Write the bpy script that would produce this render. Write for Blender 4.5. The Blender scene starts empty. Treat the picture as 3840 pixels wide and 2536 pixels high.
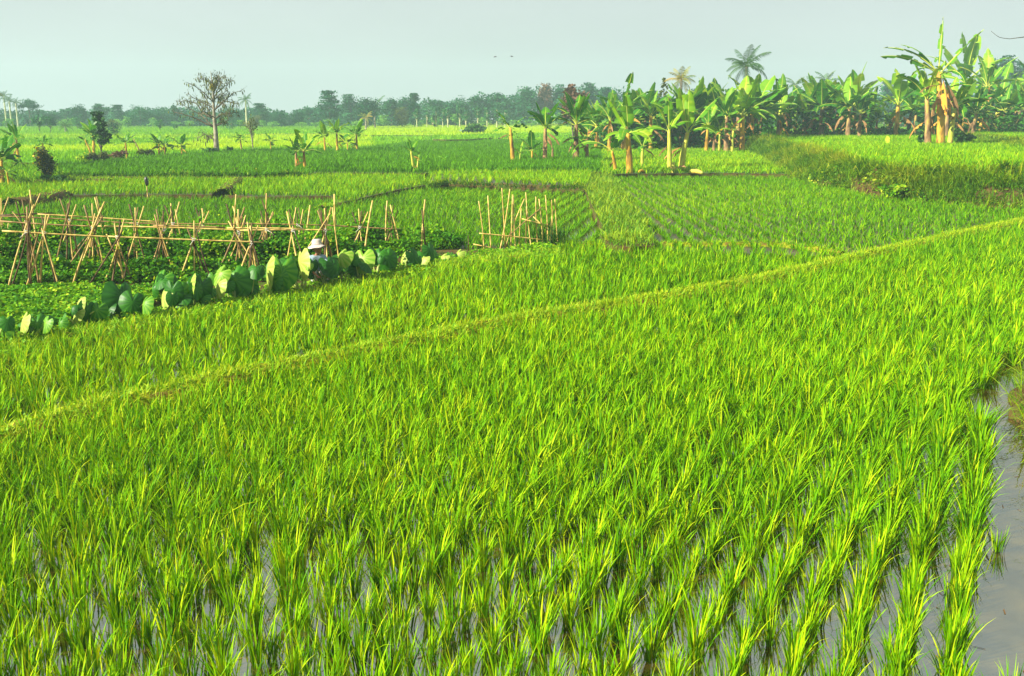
import bpy, math, random
import numpy as np
from mathutils import Vector

# ------------------------------------------------------------------ camera model (used to place things on the real ground)
H = 3.8
F = 995.56
CX, CY = 512.0, 338.0
PITCH = math.atan(223.3 / F)
CP, SP = math.cos(PITCH), math.sin(PITCH)


def _ray(px, py):
    a, b = (px - CX) / F, (CY - py) / F
    return np.array([a, CP + b * SP, -SP + b * CP])


def W(px, py, z):
    """The point at height z that the photograph shows at (px, py) of a 1024 x 676 frame."""
    d = _ray(px, py)
    t = (z - H) / d[2]
    return np.array([d[0] * t, d[1] * t, z])


def WY(px, py, y):
    """The point at distance y that the photograph shows at (px, py)."""
    d = _ray(px, py)
    t = y / d[1]
    return np.array([d[0] * t, y, H + d[2] * t])


def project(p):
    p = np.asarray(p, float)
    x, y, z = p[..., 0], p[..., 1], p[..., 2] - H
    dep = np.maximum(y * CP - z * SP, 1e-3)
    up = y * SP + z * CP
    return CX + F * x / dep, CY - F * up / dep, dep


def pxm(y):
    return F / y          # pixels per metre, near enough


scene = bpy.context.scene
COL = scene.collection


def link(o, parent=None):
    COL.objects.link(o)
    if parent is not None:
        o.parent = parent
    return o


def tag(o, label=None, cat=None, group=None, kind=None):
    if label:
        o['label'] = label
    if cat:
        o['category'] = cat
    if group:
        o['group'] = group
    if kind:
        o['kind'] = kind
    return o


def empty(name, loc, label, cat, group=None, rz=0.0):
    o = bpy.data.objects.new(name, None)
    o.empty_display_size = 0.2
    o.location = tuple(float(c) for c in loc)
    o.rotation_euler = (0, 0, rz)
    link(o)
    return tag(o, label, cat, group)


class MB:
    """Collects faces and links them as ONE mesh object."""

    def __init__(s):
        s.v, s.t, s.f, s.m, s.n = [], [], [], [], 0

    def add(s, v, faces, tint=0.5, mat=0):
        v = np.asarray(v, float).reshape(-1, 3)
        if len(v) == 0:
            return
        s.v.append(v)
        s.t.append(np.broadcast_to(np.asarray(tint, float).reshape(-1), (len(v),)).copy())
        for fa in (faces if isinstance(faces, list) else [faces]):
            fa = np.asarray(fa, np.int64)
            if fa.size:
                s.f.append(fa.reshape(len(fa), -1) + s.n)
                s.m.append(mat)
        s.n += len(v)

    def mesh(s, name, mats, flat=False):
        me = bpy.data.meshes.new(name)
        v = np.concatenate(s.v).astype(np.float32)
        t = np.concatenate(s.t).astype(np.float32)
        loops = np.concatenate([f.reshape(-1) for f in s.f]).astype(np.int32)
        sizes = np.concatenate([np.full(len(f), f.shape[1]) for f in s.f])
        mi = np.concatenate([np.full(len(f), m) for f, m in zip(s.f, s.m)]).astype(np.int32)
        starts = (np.cumsum(sizes) - sizes).astype(np.int32)
        me.vertices.add(len(v))
        me.vertices.foreach_set('co', v.reshape(-1))
        me.loops.add(len(loops))
        me.loops.foreach_set('vertex_index', loops)
        me.polygons.add(len(starts))
        me.polygons.foreach_set('loop_start', starts)
        for m in (mats if isinstance(mats, (list, tuple)) else [mats]):
            me.materials.append(m)
        me.polygons.foreach_set('material_index', mi)
        a = me.attributes.new('tint', 'FLOAT', 'POINT')
        a.data.foreach_set('value', t)
        me.update(calc_edges=True)
        if flat:
            me.shade_flat()
        return me

    def build(s, name, mats, parent=None, flat=False, loc=None):
        o = bpy.data.objects.new(name, s.mesh(name, mats, flat))
        if loc is not None:
            o.location = tuple(float(c) for c in loc)
        return link(o, parent)


def part(name, mb, mats, parent, flat=False):
    """A child mesh whose coordinates are given relative to its thing's base."""
    return mb.build(name, mats, parent, flat)


# ------------------------------------------------------------------ materials
def new_mat(name):
    m = bpy.data.materials.new(name)
    m.use_nodes = True
    nt = m.node_tree
    for n in list(nt.nodes):
        nt.nodes.remove(n)
    out = nt.nodes.new('ShaderNodeOutputMaterial')
    return m, nt, out


def ramp(nt, stops):
    r = nt.nodes.new('ShaderNodeValToRGB')
    el = r.color_ramp.elements
    while len(el) > 1:
        el.remove(el[0])
    el[0].position, el[0].color = stops[0][0], (*stops[0][1], 1)
    for p, c in stops[1:]:
        e = el.new(p)
        e.color = (*c, 1)
    return r


def leaf_mat(name, stops, trans=0.35, rough=0.5, spec=0.3, noise=0.0, nscale=3.0, tcol=(1.25, 1.15, 0.5)):
    """Foliage: 'tint' attribute (0..1) through a colour ramp, with some light passing through the leaf."""
    m, nt, out = new_mat(name)
    L = nt.links.new
    at = nt.nodes.new('ShaderNodeAttribute')
    at.attribute_name = 'tint'
    fac = at.outputs['Fac']
    if noise:
        tc = nt.nodes.new('ShaderNodeNewGeometry')
        nz = nt.nodes.new('ShaderNodeTexNoise')
        nz.inputs['Scale'].default_value = nscale
        nz.inputs['Detail'].default_value = 3
        L(tc.outputs['Position'], nz.inputs['Vector'])
        ma = nt.nodes.new('ShaderNodeMath')
        ma.operation = 'MULTIPLY_ADD'
        L(nz.outputs['Fac'], ma.inputs[0])
        ma.inputs[1].default_value = noise * 2
        ma.inputs[2].default_value = -noise
        ad = nt.nodes.new('ShaderNodeMath')
        ad.operation = 'ADD'
        ad.use_clamp = True
        L(fac, ad.inputs[0])
        L(ma.outputs[0], ad.inputs[1])
        fac = ad.outputs[0]
    r = ramp(nt, stops)
    L(fac, r.inputs[0])
    p = nt.nodes.new('ShaderNodeBsdfPrincipled')
    p.inputs['Roughness'].default_value = rough
    p.inputs['Specular IOR Level'].default_value = spec
    L(r.outputs[0], p.inputs['Base Color'])
    if trans > 0:
        tr = nt.nodes.new('ShaderNodeBsdfTranslucent')
        mul = nt.nodes.new('ShaderNodeMix')
        mul.data_type = 'RGBA'
        mul.blend_type = 'MULTIPLY'
        mul.inputs['Factor'].default_value = 1
        L(r.outputs[0], mul.inputs['A'])
        mul.inputs['B'].default_value = (*tcol, 1)
        L(mul.outputs['Result'], tr.inputs['Color'])
        mx = nt.nodes.new('ShaderNodeMixShader')
        mx.inputs[0].default_value = trans
        L(p.outputs[0], mx.inputs[1])
        L(tr.outputs[0], mx.inputs[2])
        L(mx.outputs[0], out.inputs['Surface'])
    else:
        L(p.outputs[0], out.inputs['Surface'])
    return m


def solid_mat(name, c1, c2, scale=4.0, rough=0.8, spec=0.2, bump=0.0, stretch=(1, 1, 1), detail=4, c3=None):
    """Two or three colours mixed by noise, with an optional bump."""
    m, nt, out = new_mat(name)
    L = nt.links.new
    tc = nt.nodes.new('ShaderNodeTexCoord')
    mp = nt.nodes.new('ShaderNodeMapping')
    mp.inputs['Scale'].default_value = stretch
    L(tc.outputs['Object'], mp.inputs[0])
    nz = nt.nodes.new('ShaderNodeTexNoise')
    nz.inputs['Scale'].default_value = scale
    nz.inputs['Detail'].default_value = detail
    L(mp.outputs[0], nz.inputs['Vector'])
    st = [(0.36, c1), (0.64, c2)] if c3 is None else [(0.32, c1), (0.5, c2), (0.66, c3)]
    r = ramp(nt, st)
    L(nz.outputs['Fac'], r.inputs[0])
    p = nt.nodes.new('ShaderNodeBsdfPrincipled')
    p.inputs['Roughness'].default_value = rough
    p.inputs['Specular IOR Level'].default_value = spec
    L(r.outputs[0], p.inputs['Base Color'])
    if bump:
        b = nt.nodes.new('ShaderNodeBump')
        b.inputs['Strength'].default_value = bump
        b.inputs['Distance'].default_value = 0.05
        L(nz.outputs['Fac'], b.inputs['Height'])
        L(b.outputs[0], p.inputs['Normal'])
    L(p.outputs[0], out.inputs['Surface'])
    return m


def water_mat():
    m, nt, out = new_mat('muddy_water')
    L = nt.links.new
    g = nt.nodes.new('ShaderNodeNewGeometry')
    nz = nt.nodes.new('ShaderNodeTexNoise')
    nz.inputs['Scale'].default_value = 3.0
    nz.inputs['Detail'].default_value = 5
    L(g.outputs['Position'], nz.inputs['Vector'])
    r = ramp(nt, [(0.35, (0.026, 0.019, 0.003)), (0.65, (0.075, 0.055, 0.010))])
    L(nz.outputs['Fac'], r.inputs[0])
    df = nt.nodes.new('ShaderNodeBsdfDiffuse')
    L(r.outputs[0], df.inputs['Color'])
    gl = nt.nodes.new('ShaderNodeBsdfGlossy')
    gl.inputs['Roughness'].default_value = 0.03
    gl.inputs['Color'].default_value = (0.93, 0.97, 0.90, 1)
    n2 = nt.nodes.new('ShaderNodeTexNoise')
    n2.inputs['Scale'].default_value = 7.0
    n2.inputs['Detail'].default_value = 2
    L(g.outputs['Position'], n2.inputs['Vector'])
    b = nt.nodes.new('ShaderNodeBump')
    b.inputs['Strength'].default_value = 0.10
    b.inputs['Distance'].default_value = 0.02
    L(n2.outputs['Fac'], b.inputs['Height'])
    L(b.outputs[0], gl.inputs['Normal'])
    fr = nt.nodes.new('ShaderNodeFresnel')
    fr.inputs['IOR'].default_value = 5.0
    mx = nt.nodes.new('ShaderNodeMixShader')
    L(fr.outputs[0], mx.inputs[0])
    L(df.outputs[0], mx.inputs[1])
    L(gl.outputs[0], mx.inputs[2])
    L(mx.outputs[0], out.inputs['Surface'])
    return m


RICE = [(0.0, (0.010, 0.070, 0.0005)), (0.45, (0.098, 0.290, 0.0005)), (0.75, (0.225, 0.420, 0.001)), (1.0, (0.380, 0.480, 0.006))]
M = {}
M['rice'] = leaf_mat('rice_leaf', RICE, 0.27, 0.6, 0.05, tcol=(1.4, 1.1, 0.3))
M['rice_far'] = leaf_mat('rice_leaf_massed', RICE, 0.27, 0.7, 0.03, noise=0.16, nscale=0.35)
M['dyke_grass'] = leaf_mat('dyke_grass_leaf', [(0, (0.05, 0.20, 0.002)), (0.4, (0.17, 0.38, 0.003)), (0.75, (0.36, 0.48, 0.006)), (1, (0.48, 0.48, 0.02))], 0.35, 0.6, 0.2)
M['bank_grass'] = leaf_mat('bank_grass_leaf', [(0, (0.012, 0.060, 0.002)), (0.5, (0.080, 0.230, 0.003)), (0.85, (0.25, 0.38, 0.006)), (1, (0.36, 0.40, 0.02))], 0.3, 0.6, 0.2)
M['water'] = water_mat()
M['mud'] = solid_mat('wet_mud', (0.030, 0.022, 0.008), (0.085, 0.062, 0.022), 1.5, 0.45, 0.5, 0.4)
M['algae'] = solid_mat('paddy_floor', (0.030, 0.050, 0.006), (0.060, 0.120, 0.008), 1.2, 0.6, 0.3, 0.4)
M['far_green'] = solid_mat('far_paddy_floor', (0.06, 0.20, 0.006), (0.10, 0.28, 0.008), 0.6, 0.8, 0.1)
M['far_yellow'] = solid_mat('ripening_paddy_floor', (0.22, 0.36, 0.02), (0.34, 0.45, 0.03), 0.6, 0.8, 0.1)
M['soil'] = solid_mat('bank_soil', (0.030, 0.022, 0.009), (0.085, 0.055, 0.018), 2.2, 0.9, 0.1, 0.8, c3=(0.05, 0.09, 0.008))
M['dyke_soil'] = solid_mat('mossy_dyke_soil', (0.09, 0.12, 0.006), (0.20, 0.22, 0.008), 6, 0.95, 0.05, 0.6, c3=(0.12, 0.08, 0.02))
M['meadow'] = solid_mat('meadow', (0.05, 0.13, 0.01), (0.09, 0.20, 0.012), 0.2, 0.9, 0.05)
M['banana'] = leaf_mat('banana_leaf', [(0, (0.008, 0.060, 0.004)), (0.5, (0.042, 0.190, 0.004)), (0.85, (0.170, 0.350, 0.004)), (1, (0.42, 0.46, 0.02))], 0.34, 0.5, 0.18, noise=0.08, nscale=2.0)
M['midrib'] = leaf_mat('banana_midrib', [(0, (0.22, 0.34, 0.02)), (1, (0.55, 0.56, 0.08))], 0.0, 0.5, 0.3)
M['banana_trunk'] = solid_mat('banana_trunk', (0.10, 0.050, 0.015), (0.46, 0.27, 0.025), 3.0, 0.6, 0.2, 0.5, (1, 1, 0.35), c3=(0.50, 0.36, 0.04))
M['banana_trunk_dull'] = solid_mat('banana_trunk_dull', (0.07, 0.045, 0.02), (0.26, 0.16, 0.07), 3.0, 0.8, 0.2, 0.5, (1, 1, 0.35), c3=(0.36, 0.30, 0.06))
M['banana_trunk_green'] = solid_mat('banana_trunk_green', (0.20, 0.26, 0.02), (0.46, 0.46, 0.05), 3.0, 0.5, 0.3, 0.4, (1, 1, 0.35), c3=(0.40, 0.26, 0.05))
M['dry_leaf'] = leaf_mat('dry_banana_leaf', [(0, (0.10, 0.055, 0.02)), (0.6, (0.32, 0.19, 0.08)), (1, (0.62, 0.30, 0.03))], 0.2, 0.8, 0.1, noise=0.2, nscale=5)
M['bamboo'] = solid_mat('bamboo_pole', (0.28, 0.18, 0.035), (0.54, 0.41, 0.12), 5.0, 0.5, 0.25, 0.2, (1, 1, 0.6), c3=(0.42, 0.29, 0.07))
M['bamboo_dark'] = solid_mat('weathered_bamboo', (0.035, 0.022, 0.010), (0.12, 0.075, 0.03), 5.0, 0.7, 0.2, 0.2, (1, 1, 0.6))
M['bamboo_brown'] = solid_mat('brown_bamboo', (0.13, 0.08, 0.025), (0.28, 0.18, 0.055), 5.0, 0.6, 0.3, 0.2, (1, 1, 0.6))
M['string'] = solid_mat('pale_string', (0.6, 0.6, 0.52), (0.75, 0.73, 0.65), 8, 0.8)
M['taro'] = leaf_mat('taro_leaf', [(0, (0.010, 0.075, 0.006)), (0.4, (0.040, 0.190, 0.008)), (0.7, (0.16, 0.34, 0.018)), (1, (0.36, 0.43, 0.085))], 0.25, 0.45, 0.25)  # pale end of the ramp paints the sunlit sheen of leaves
M['taro_stalk'] = leaf_mat('taro_stalk', [(0, (0.10, 0.20, 0.03)), (1, (0.36, 0.42, 0.08))], 0.0, 0.5, 0.3)
M['bean'] = leaf_mat('bean_leaf', [(0, (0.008, 0.055, 0.002)), (0.5, (0.05, 0.20, 0.003)), (0.9, (0.20, 0.40, 0.005)), (1, (0.36, 0.46, 0.02))], 0.3, 0.6, 0.1)
M['tree_leaf'] = leaf_mat('far_tree_leaf', [(0, (0.005, 0.045, 0.022)), (0.5, (0.016, 0.105, 0.042)), (1, (0.050, 0.190, 0.050))], 0.25, 0.7, 0.1)  # blue-green colour paints part of the distance haze into the leaves
M['tree_leaf_light'] = leaf_mat('light_bush_leaf', [(0, (0.02, 0.10, 0.02)), (0.5, (0.06, 0.22, 0.035)), (1, (0.17, 0.38, 0.05))], 0.3, 0.7, 0.1)
M['tree_leaf_olive'] = leaf_mat('olive_tree_leaf', [(0, (0.03, 0.05, 0.01)), (0.5, (0.08, 0.11, 0.02)), (1, (0.15, 0.17, 0.04))], 0.25, 0.7, 0.1)
M['tree_leaf_red'] = leaf_mat('reddish_tree_leaf', [(0, (0.06, 0.04, 0.022)), (0.5, (0.13, 0.075, 0.045)), (1, (0.20, 0.12, 0.07))], 0.25, 0.7, 0.1)
M['dark_leaf'] = leaf_mat('dark_shrub_leaf', [(0, (0.010, 0.050, 0.008)), (0.5, (0.030, 0.120, 0.012)), (1, (0.08, 0.22, 0.015))], 0.25, 0.5, 0.3)
M['bark'] = solid_mat('grey_bark', (0.13, 0.115, 0.08), (0.30, 0.27, 0.20), 3.0, 0.9, 0.1, 0.5)
M['bark_dark'] = solid_mat('dark_bark', (0.05, 0.045, 0.03), (0.14, 0.12, 0.08), 3.0, 0.9, 0.1, 0.5)
M['bark_pale'] = solid_mat('pale_bark', (0.30, 0.30, 0.16), (0.50, 0.50, 0.30), 3.0, 0.9, 0.1, 0.3)
M['palm_leaf'] = leaf_mat('palm_leaflet', [(0, (0.018, 0.075, 0.012)), (0.5, (0.07, 0.16, 0.02)), (0.8, (0.26, 0.25, 0.04)), (1, (0.50, 0.32, 0.08))], 0.25, 0.5, 0.3)
M['pod'] = leaf_mat('kapok_pod', [(0, (0.025, 0.03, 0.005)), (0.5, (0.07, 0.085, 0.010)), (1, (0.15, 0.18, 0.02))], 0.0, 0.7, 0.2)
M['fern'] = leaf_mat('fern_leaf', [(0, (0.16, 0.18, 0.01)), (1, (0.42, 0.36, 0.02))], 0.3, 0.6, 0.2)
M['flower'] = leaf_mat('yellow_flower', [(0, (0.60, 0.40, 0.01)), (1, (0.80, 0.62, 0.02))], 0.2, 0.6, 0.2)
M['skin'] = solid_mat('skin', (0.20, 0.085, 0.035), (0.27, 0.12, 0.05), 12, 0.5, 0.35)
M['hat'] = solid_mat('hat_cloth', (0.36, 0.31, 0.27), (0.46, 0.40, 0.36), 30, 0.9, 0.1, 0.2)
M['shirt'] = solid_mat('pale_blue_cloth', (0.22, 0.31, 0.37), (0.30, 0.40, 0.46), 14, 0.9, 0.1, 0.3)
M['white_cloth'] = solid_mat('white_cloth', (0.66, 0.64, 0.58), (0.78, 0.76, 0.70), 14, 0.9, 0.1, 0.3)
M['hair'] = solid_mat('black_hair', (0.01, 0.008, 0.006), (0.025, 0.02, 0.015), 40, 0.6, 0.3)
M['eye'] = solid_mat('eye', (0.02, 0.015, 0.01), (0.03, 0.02, 0.015), 40, 0.2, 0.5)
M['black_bag'] = solid_mat('black_plastic', (0.010, 0.010, 0.011), (0.03, 0.03, 0.03), 20, 0.35, 0.5, 0.5)
M['bird'] = solid_mat('bird_feather', (0.05, 0.05, 0.055), (0.10, 0.10, 0.11), 20, 0.8)


# ------------------------------------------------------------------ geometry helpers
def blades(mb, root, head, lean, curve, length, width, S, tint, rng, face=0.7, mat=0, tip=0.12):
    """Grass-like leaves: B of them, each bending along its heading."""
    B = len(root)
    if B == 0:
        return
    t = np.linspace(0, 1, S + 1)
    phi = lean[:, None] + curve[:, None] * (t[None, :] ** 1.6)
    mid = (phi[:, :-1] + phi[:, 1:]) / 2
    st = length[:, None] / S
    h = np.concatenate([np.zeros((B, 1)), np.cumsum(np.sin(mid) * st, 1)], 1)
    z = np.concatenate([np.zeros((B, 1)), np.cumsum(np.cos(mid) * st, 1)], 1)
    ch, sh = np.cos(head), np.sin(head)
    P = np.stack([root[:, None, 0] + h * ch[:, None], root[:, None, 1] + h * sh[:, None], root[:, None, 2] + z], -1)
    a = head + math.pi / 2 + rng.uniform(-face, face, B)
    side = np.stack([np.cos(a), np.sin(a), np.zeros(B)], -1)
    prof = np.interp(t, [0, 0.35, 0.7, 1.0], [0.6, 1.0, 0.75, 0.0])
    hw = width[:, None] * 0.5 * prof[None, :]
    l = P - side[:, None, :] * hw[..., None]
    r = P + side[:, None, :] * hw[..., None]
    n = 2 * S + 1
    V = np.empty((B, n, 3))
    V[:, 0:2 * S:2] = l[:, :S]
    V[:, 1:2 * S:2] = r[:, :S]
    V[:, 2 * S] = P[:, S]
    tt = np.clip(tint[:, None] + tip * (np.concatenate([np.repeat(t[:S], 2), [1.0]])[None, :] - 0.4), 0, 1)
    base = (np.arange(B) * n)[:, None]
    fs = []
    for i in range(S - 1):
        fs.append(base + np.array([[2 * i, 2 * i + 1, 2 * i + 3, 2 * i + 2]]))
    fs.append(base + np.array([[2 * S - 2, 2 * S - 1, 2 * S]]))
    mb.add(V, fs, tt, mat)


def leafquads(mb, c, size, rng, tint, up=0.35, aspect=0.6, mat=0):
    """Leaf-shaped kite faces at the points c with random directions."""
    n = len(c)
    if n == 0:
        return
    a = rng.normal(size=(n, 3))
    a[:, 2] *= 0.6
    a /= np.linalg.norm(a, axis=1, keepdims=True)
    nn = rng.normal(size=(n, 3))
    nn[:, 2] = np.abs(nn[:, 2]) + up
    b = np.cross(nn, a)
    b /= np.maximum(np.linalg.norm(b, axis=1, keepdims=True), 1e-6)
    s = np.broadcast_to(np.asarray(size, float), (n,))[:, None]
    V = np.stack([c - a * s * 0.5, c - b * s * aspect * 0.5 + a * s * 0.05, c + a * s * 0.5, c + b * s * aspect * 0.5 + a * s * 0.05], 1)
    tt = np.repeat(np.broadcast_to(np.asarray(tint, float), (n,)), 4)
    mb.add(V, (np.arange(n) * 4)[:, None] + np.arange(4)[None, :], tt, mat)


def tube(mb, pts, rad, sides=6, tint=0.5, mat=0, cap=True):
    pts = np.asarray(pts, float)
    k = len(pts)
    rad = np.broadcast_to(np.asarray(rad, float), (k,))
    d = np.gradient(pts, axis=0)
    d /= np.maximum(np.linalg.norm(d, axis=1, keepdims=True), 1e-9)
    ref = np.array([0.0, 1.0, 0.0]) if abs(d[:, 1]).mean() < 0.8 else np.array([1.0, 0, 0])
    u = np.cross(d, ref)
    u /= np.linalg.norm(u, axis=1, keepdims=True)
    w = np.cross(d, u)
    a = np.arange(sides) * 2 * math.pi / sides
    V = pts[:, None] + rad[:, None, None] * (np.cos(a)[None, :, None] * u[:, None] + np.sin(a)[None, :, None] * w[:, None])
    V = V.reshape(-1, 3)
    i, j = np.meshgrid(np.arange(k - 1), np.arange(sides), indexing='ij')
    j2 = (j + 1) % sides
    f = [np.stack([i * sides + j, i * sides + j2, (i + 1) * sides + j2, (i + 1) * sides + j], -1).reshape(-1, 4)]
    if cap:
        f.append(np.array([list(range(sides))[::-1]]))
        f.append(np.array([[(k - 1) * sides + q for q in range(sides)]]))
    mb.add(V, f, np.repeat(np.broadcast_to(np.asarray(tint, float), (k,)), sides), mat)


def in_poly(x, y, poly):
    inside = np.zeros(len(x), bool)
    n = len(poly)
    for i in range(n):
        x1, y1 = poly[i][0], poly[i][1]
        x2, y2 = poly[(i + 1) % n][0], poly[(i + 1) % n][1]
        c = (y1 > y) != (y2 > y)
        if y1 != y2:
            inside ^= c & (x < (x2 - x1) * (y - y1) / (y2 - y1) + x1)
    return inside


def resample(pts, n):
    pts = np.asarray(pts, float)
    s = np.concatenate([[0], np.cumsum(np.linalg.norm(np.diff(pts, axis=0), axis=1))])
    q = np.linspace(0, s[-1], n)
    return np.stack([np.interp(q, s, pts[:, k]) for k in range(pts.shape[1])], -1)


def wob(x, y, s=1.0, seed=0.0):
    """Cheap smooth noise, about -1..1."""
    x, y = x / s + seed * 1.7, y / s - seed * 2.3
    return (np.sin(x * 1.3 + 1.7 * np.sin(y * 0.9 + seed)) + np.sin(y * 1.7 + 1.3 * np.sin(x * 1.1 - seed)) + 0.6 * np.sin(2.9 * x + 2.3 * y + 1.9 * np.sin(1.3 * y)) ) / 2.6
# ------------------------------------------------------------------ the terraced fields
def px_poly(pts, z):
    return [W(x, y, z)[:2] for x, y in pts]


def prism(name, poly, z, top, side, kind='structure', bottom=-0.55, label=None):
    """A flat terrace: its top at z, its walls going down into the ground."""
    poly = [tuple(p) for p in poly]
    n = len(poly)
    if sum(poly[i][0] * poly[(i + 1) % n][1] - poly[(i + 1) % n][0] * poly[i][1] for i in range(n)) < 0:
        poly = poly[::-1]                 # counter-clockwise, so that the top faces up
    mb = MB()
    x, y = np.array([p[0] for p in poly]), np.array([p[1] for p in poly])
    v = np.concatenate([np.stack([x, y, np.full(n, z)], -1), np.stack([x, y, np.full(n, bottom)], -1)])
    mb.add(v, [np.arange(n)[None, :]], 0.5, 0)
    mb.n -= 2 * n
    i = np.arange(n)
    mb.f.append(np.stack([(i + 1) % n, i, i + n, (i + 1) % n + n], -1))
    mb.m.append(1)
    mb.n += 2 * n
    o = mb.build(name, [top, side], flat=True)
    return tag(o, label, None, None, kind)


FIELDS = []           # (key, polygon, z)


def field(key, name, poly, z, top, side, label):
    FIELDS.append((key, poly, z))
    return prism(name, poly, z, top, side, label=label)


def in_view(x, y, z, mx=110, my=90):
    px, py, dep = project(np.stack([x, y, np.full(len(x), z)], -1))
    return (px > -mx) & (px < 1024 + mx) & (py < 676 + my) & (y > 2)


def rows(key, across, along, direction, jitter, rng, mx=110, my=90, extra=None):
    """Planting points of a field: rows along a direction, only where no higher terrace covers the field."""
    poly, z = [(p, zz) for k, p, zz in FIELDS if k == key][0]
    P = np.array(poly)
    d = np.array(direction, float)
    d /= np.linalg.norm(d)
    n = np.array([-d[1], d[0]])
    c = P @ np.stack([d, n], 1)
    u = np.arange(c[:, 0].min(), c[:, 0].max(), along)
    v = np.arange(c[:, 1].min(), c[:, 1].max(), across)
    U, V = np.meshgrid(u, v, indexing='ij')
    U = U + (rng.random(V.shape[1])[None, :] * along)
    U = U.ravel() + rng.normal(0, jitter * along, U.size)
    V = V.ravel() + rng.normal(0, jitter * across * 0.55, V.size)
    x, y = U * d[0] + V * n[0], U * d[1] + V * n[1]
    k = in_view(x, y, z, mx, my)
    x, y = x[k], y[k]
    k = in_poly(x, y, poly)
    for kk, pp, zz in FIELDS:
        if zz > z:
            k &= ~in_poly(x, y, pp)
    x, y = x[k], y[k]
    if extra is not None:
        k = extra(x, y)
        x, y = x[k], y[k]
    return x, y, z


def plant(mb, x, y, z, nb, S, length, width, rng, tint=0.5, spread=0.035, lean=0.30, curve=0.7, tvar=0.13, patch=0.10, pscale=6.0, wind=(0.03, 0.0), face=0.7):
    """nb blades for every clump at (x, y)."""
    n = len(x)
    if n == 0:
        return
    vig = np.clip(1 + 0.10 * wob(x, y, 2.5, 3) + rng.normal(0, 0.09, n), 0.6, 1.35)
    ct = tint + patch * wob(x, y, pscale, 1) + rng.normal(0, 0.05, n)
    B = n * nb
    ci = np.repeat(np.arange(n), nb)
    off = rng.normal(0, 1, (B, 2)) * spread
    head = np.arctan2(off[:, 1] + wind[1] * spread * 6, off[:, 0] + wind[0] * spread * 6) + rng.normal(0, 0.5, B)
    root = np.stack([x[ci] + off[:, 0], y[ci] + off[:, 1], np.full(B, z - 0.01)], -1)
    le = length * vig[ci] * rng.uniform(0.62, 1.12, B)
    ln = np.abs(rng.normal(lean, lean * 0.55, B))
    cv = np.abs(rng.normal(curve, curve * 0.75, B))
    blades(mb, root, head, ln, cv, le, width * rng.uniform(0.7, 1.25, B), S, np.clip(ct[ci] + rng.normal(0, tvar, B), 0, 1), rng, face=face)


rng = np.random.default_rng(7)

# the base sheet everything stands on
g = MB()
xs, ys = np.linspace(-520, 520, 53), np.linspace(-30, 620, 34)
X, Y = np.meshgrid(xs, ys, indexing='ij')
Z = -0.4 + 0.0 * X
Z = Z + np.clip((Y - 235) / 120, 0, 1) * (1.0 + 0.6 * wob(X, Y, 60, 2))
i, j = np.meshgrid(np.arange(52), np.arange(33), indexing='ij')
nyy = 34
g.add(np.stack([X, Y, Z], -1).reshape(-1, 3), np.stack([i * nyy + j, (i + 1) * nyy + j, (i + 1) * nyy + j + 1, i * nyy + j + 1], -1).reshape(-1, 4))
tag(g.build('ground', M['meadow']), kind='structure')

# --- key lines, traced on the photograph and put on the ground
DYKE = [W(x, y, 0.24) for x, y in [(0, 432), (65, 413), (129, 396), (200, 380), (259, 367), (388, 342), (518, 317), (647, 298), (776, 274), (863, 254), (949, 235), (1024, 220)]]
d0 = DYKE[0] - DYKE[1]
DYKE = [DYKE[0] + d0 / np.linalg.norm(d0) * 9.0] + DYKE
d1 = DYKE[-1] - DYKE[-2]
DYKE = DYKE + [DYKE[-1] + d1 / np.linalg.norm(d1) * 14.0]
TARO = [W(x, y + 5, 0.10) for x, y in [(0, 347), (65, 331), (129, 319), (200, 307), (259, 298), (345, 283), (400, 271), (431, 264), (474, 256), (520, 251), (561, 248)]]
t0 = TARO[0] - TARO[1]
TARO = [TARO[0] + t0 / np.linalg.norm(t0) * 8.0] + TARO
MID = [W(x, y, 0.10) for x, y in [(561, 248), (620, 247.3), (700, 247), (780, 247.5), (842, 256)]]
BANK = [(3.55, 2.5), (3.9, 5.0), (4.32, 6.6), (5.13, 8.6), (5.98, 11.0), (6.42, 12.4), (6.85, 13.3), (8.0, 14.3), (10.0, 15.3), (13.5, 17.2), (18.0, 20.5)]   # the near bank beside the channel

# near paddy: water
p0 = [(p[0], p[1]) for p in DYKE] + [(30, 22), (30, 1.0), (-14, 1.0)]
field('near', 'paddy_water', p0, 0.0, M['water'], M['mud'], None)
# second paddy: between the yellow dyke, the taro row and the middle dyke
p1 = [(p[0], p[1]) for p in DYKE[:-3]] + [(MID[-1][0], MID[-1][1])] + [(p[0], p[1] + 0.6) for p in MID[::-1]] + [(p[0], p[1] + 0.6) for p in TARO[::-1]]
field('second', 'second_paddy_water', p1, 0.04, M['water'], M['mud'], None)
# garden with the trellises
back = [W(x, y, 0.12) for x, y in [(-120, 256), (0, 255), (150, 253.5), (300, 252), (430, 250), (520, 248.5), (561, 247)]]
pg = [(p[0], p[1]) for p in TARO] + [(p[0], p[1]) for p in back[::-1]]
field('garden', 'garden_soil', pg, 0.12, M['soil'], M['soil'], None)
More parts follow.
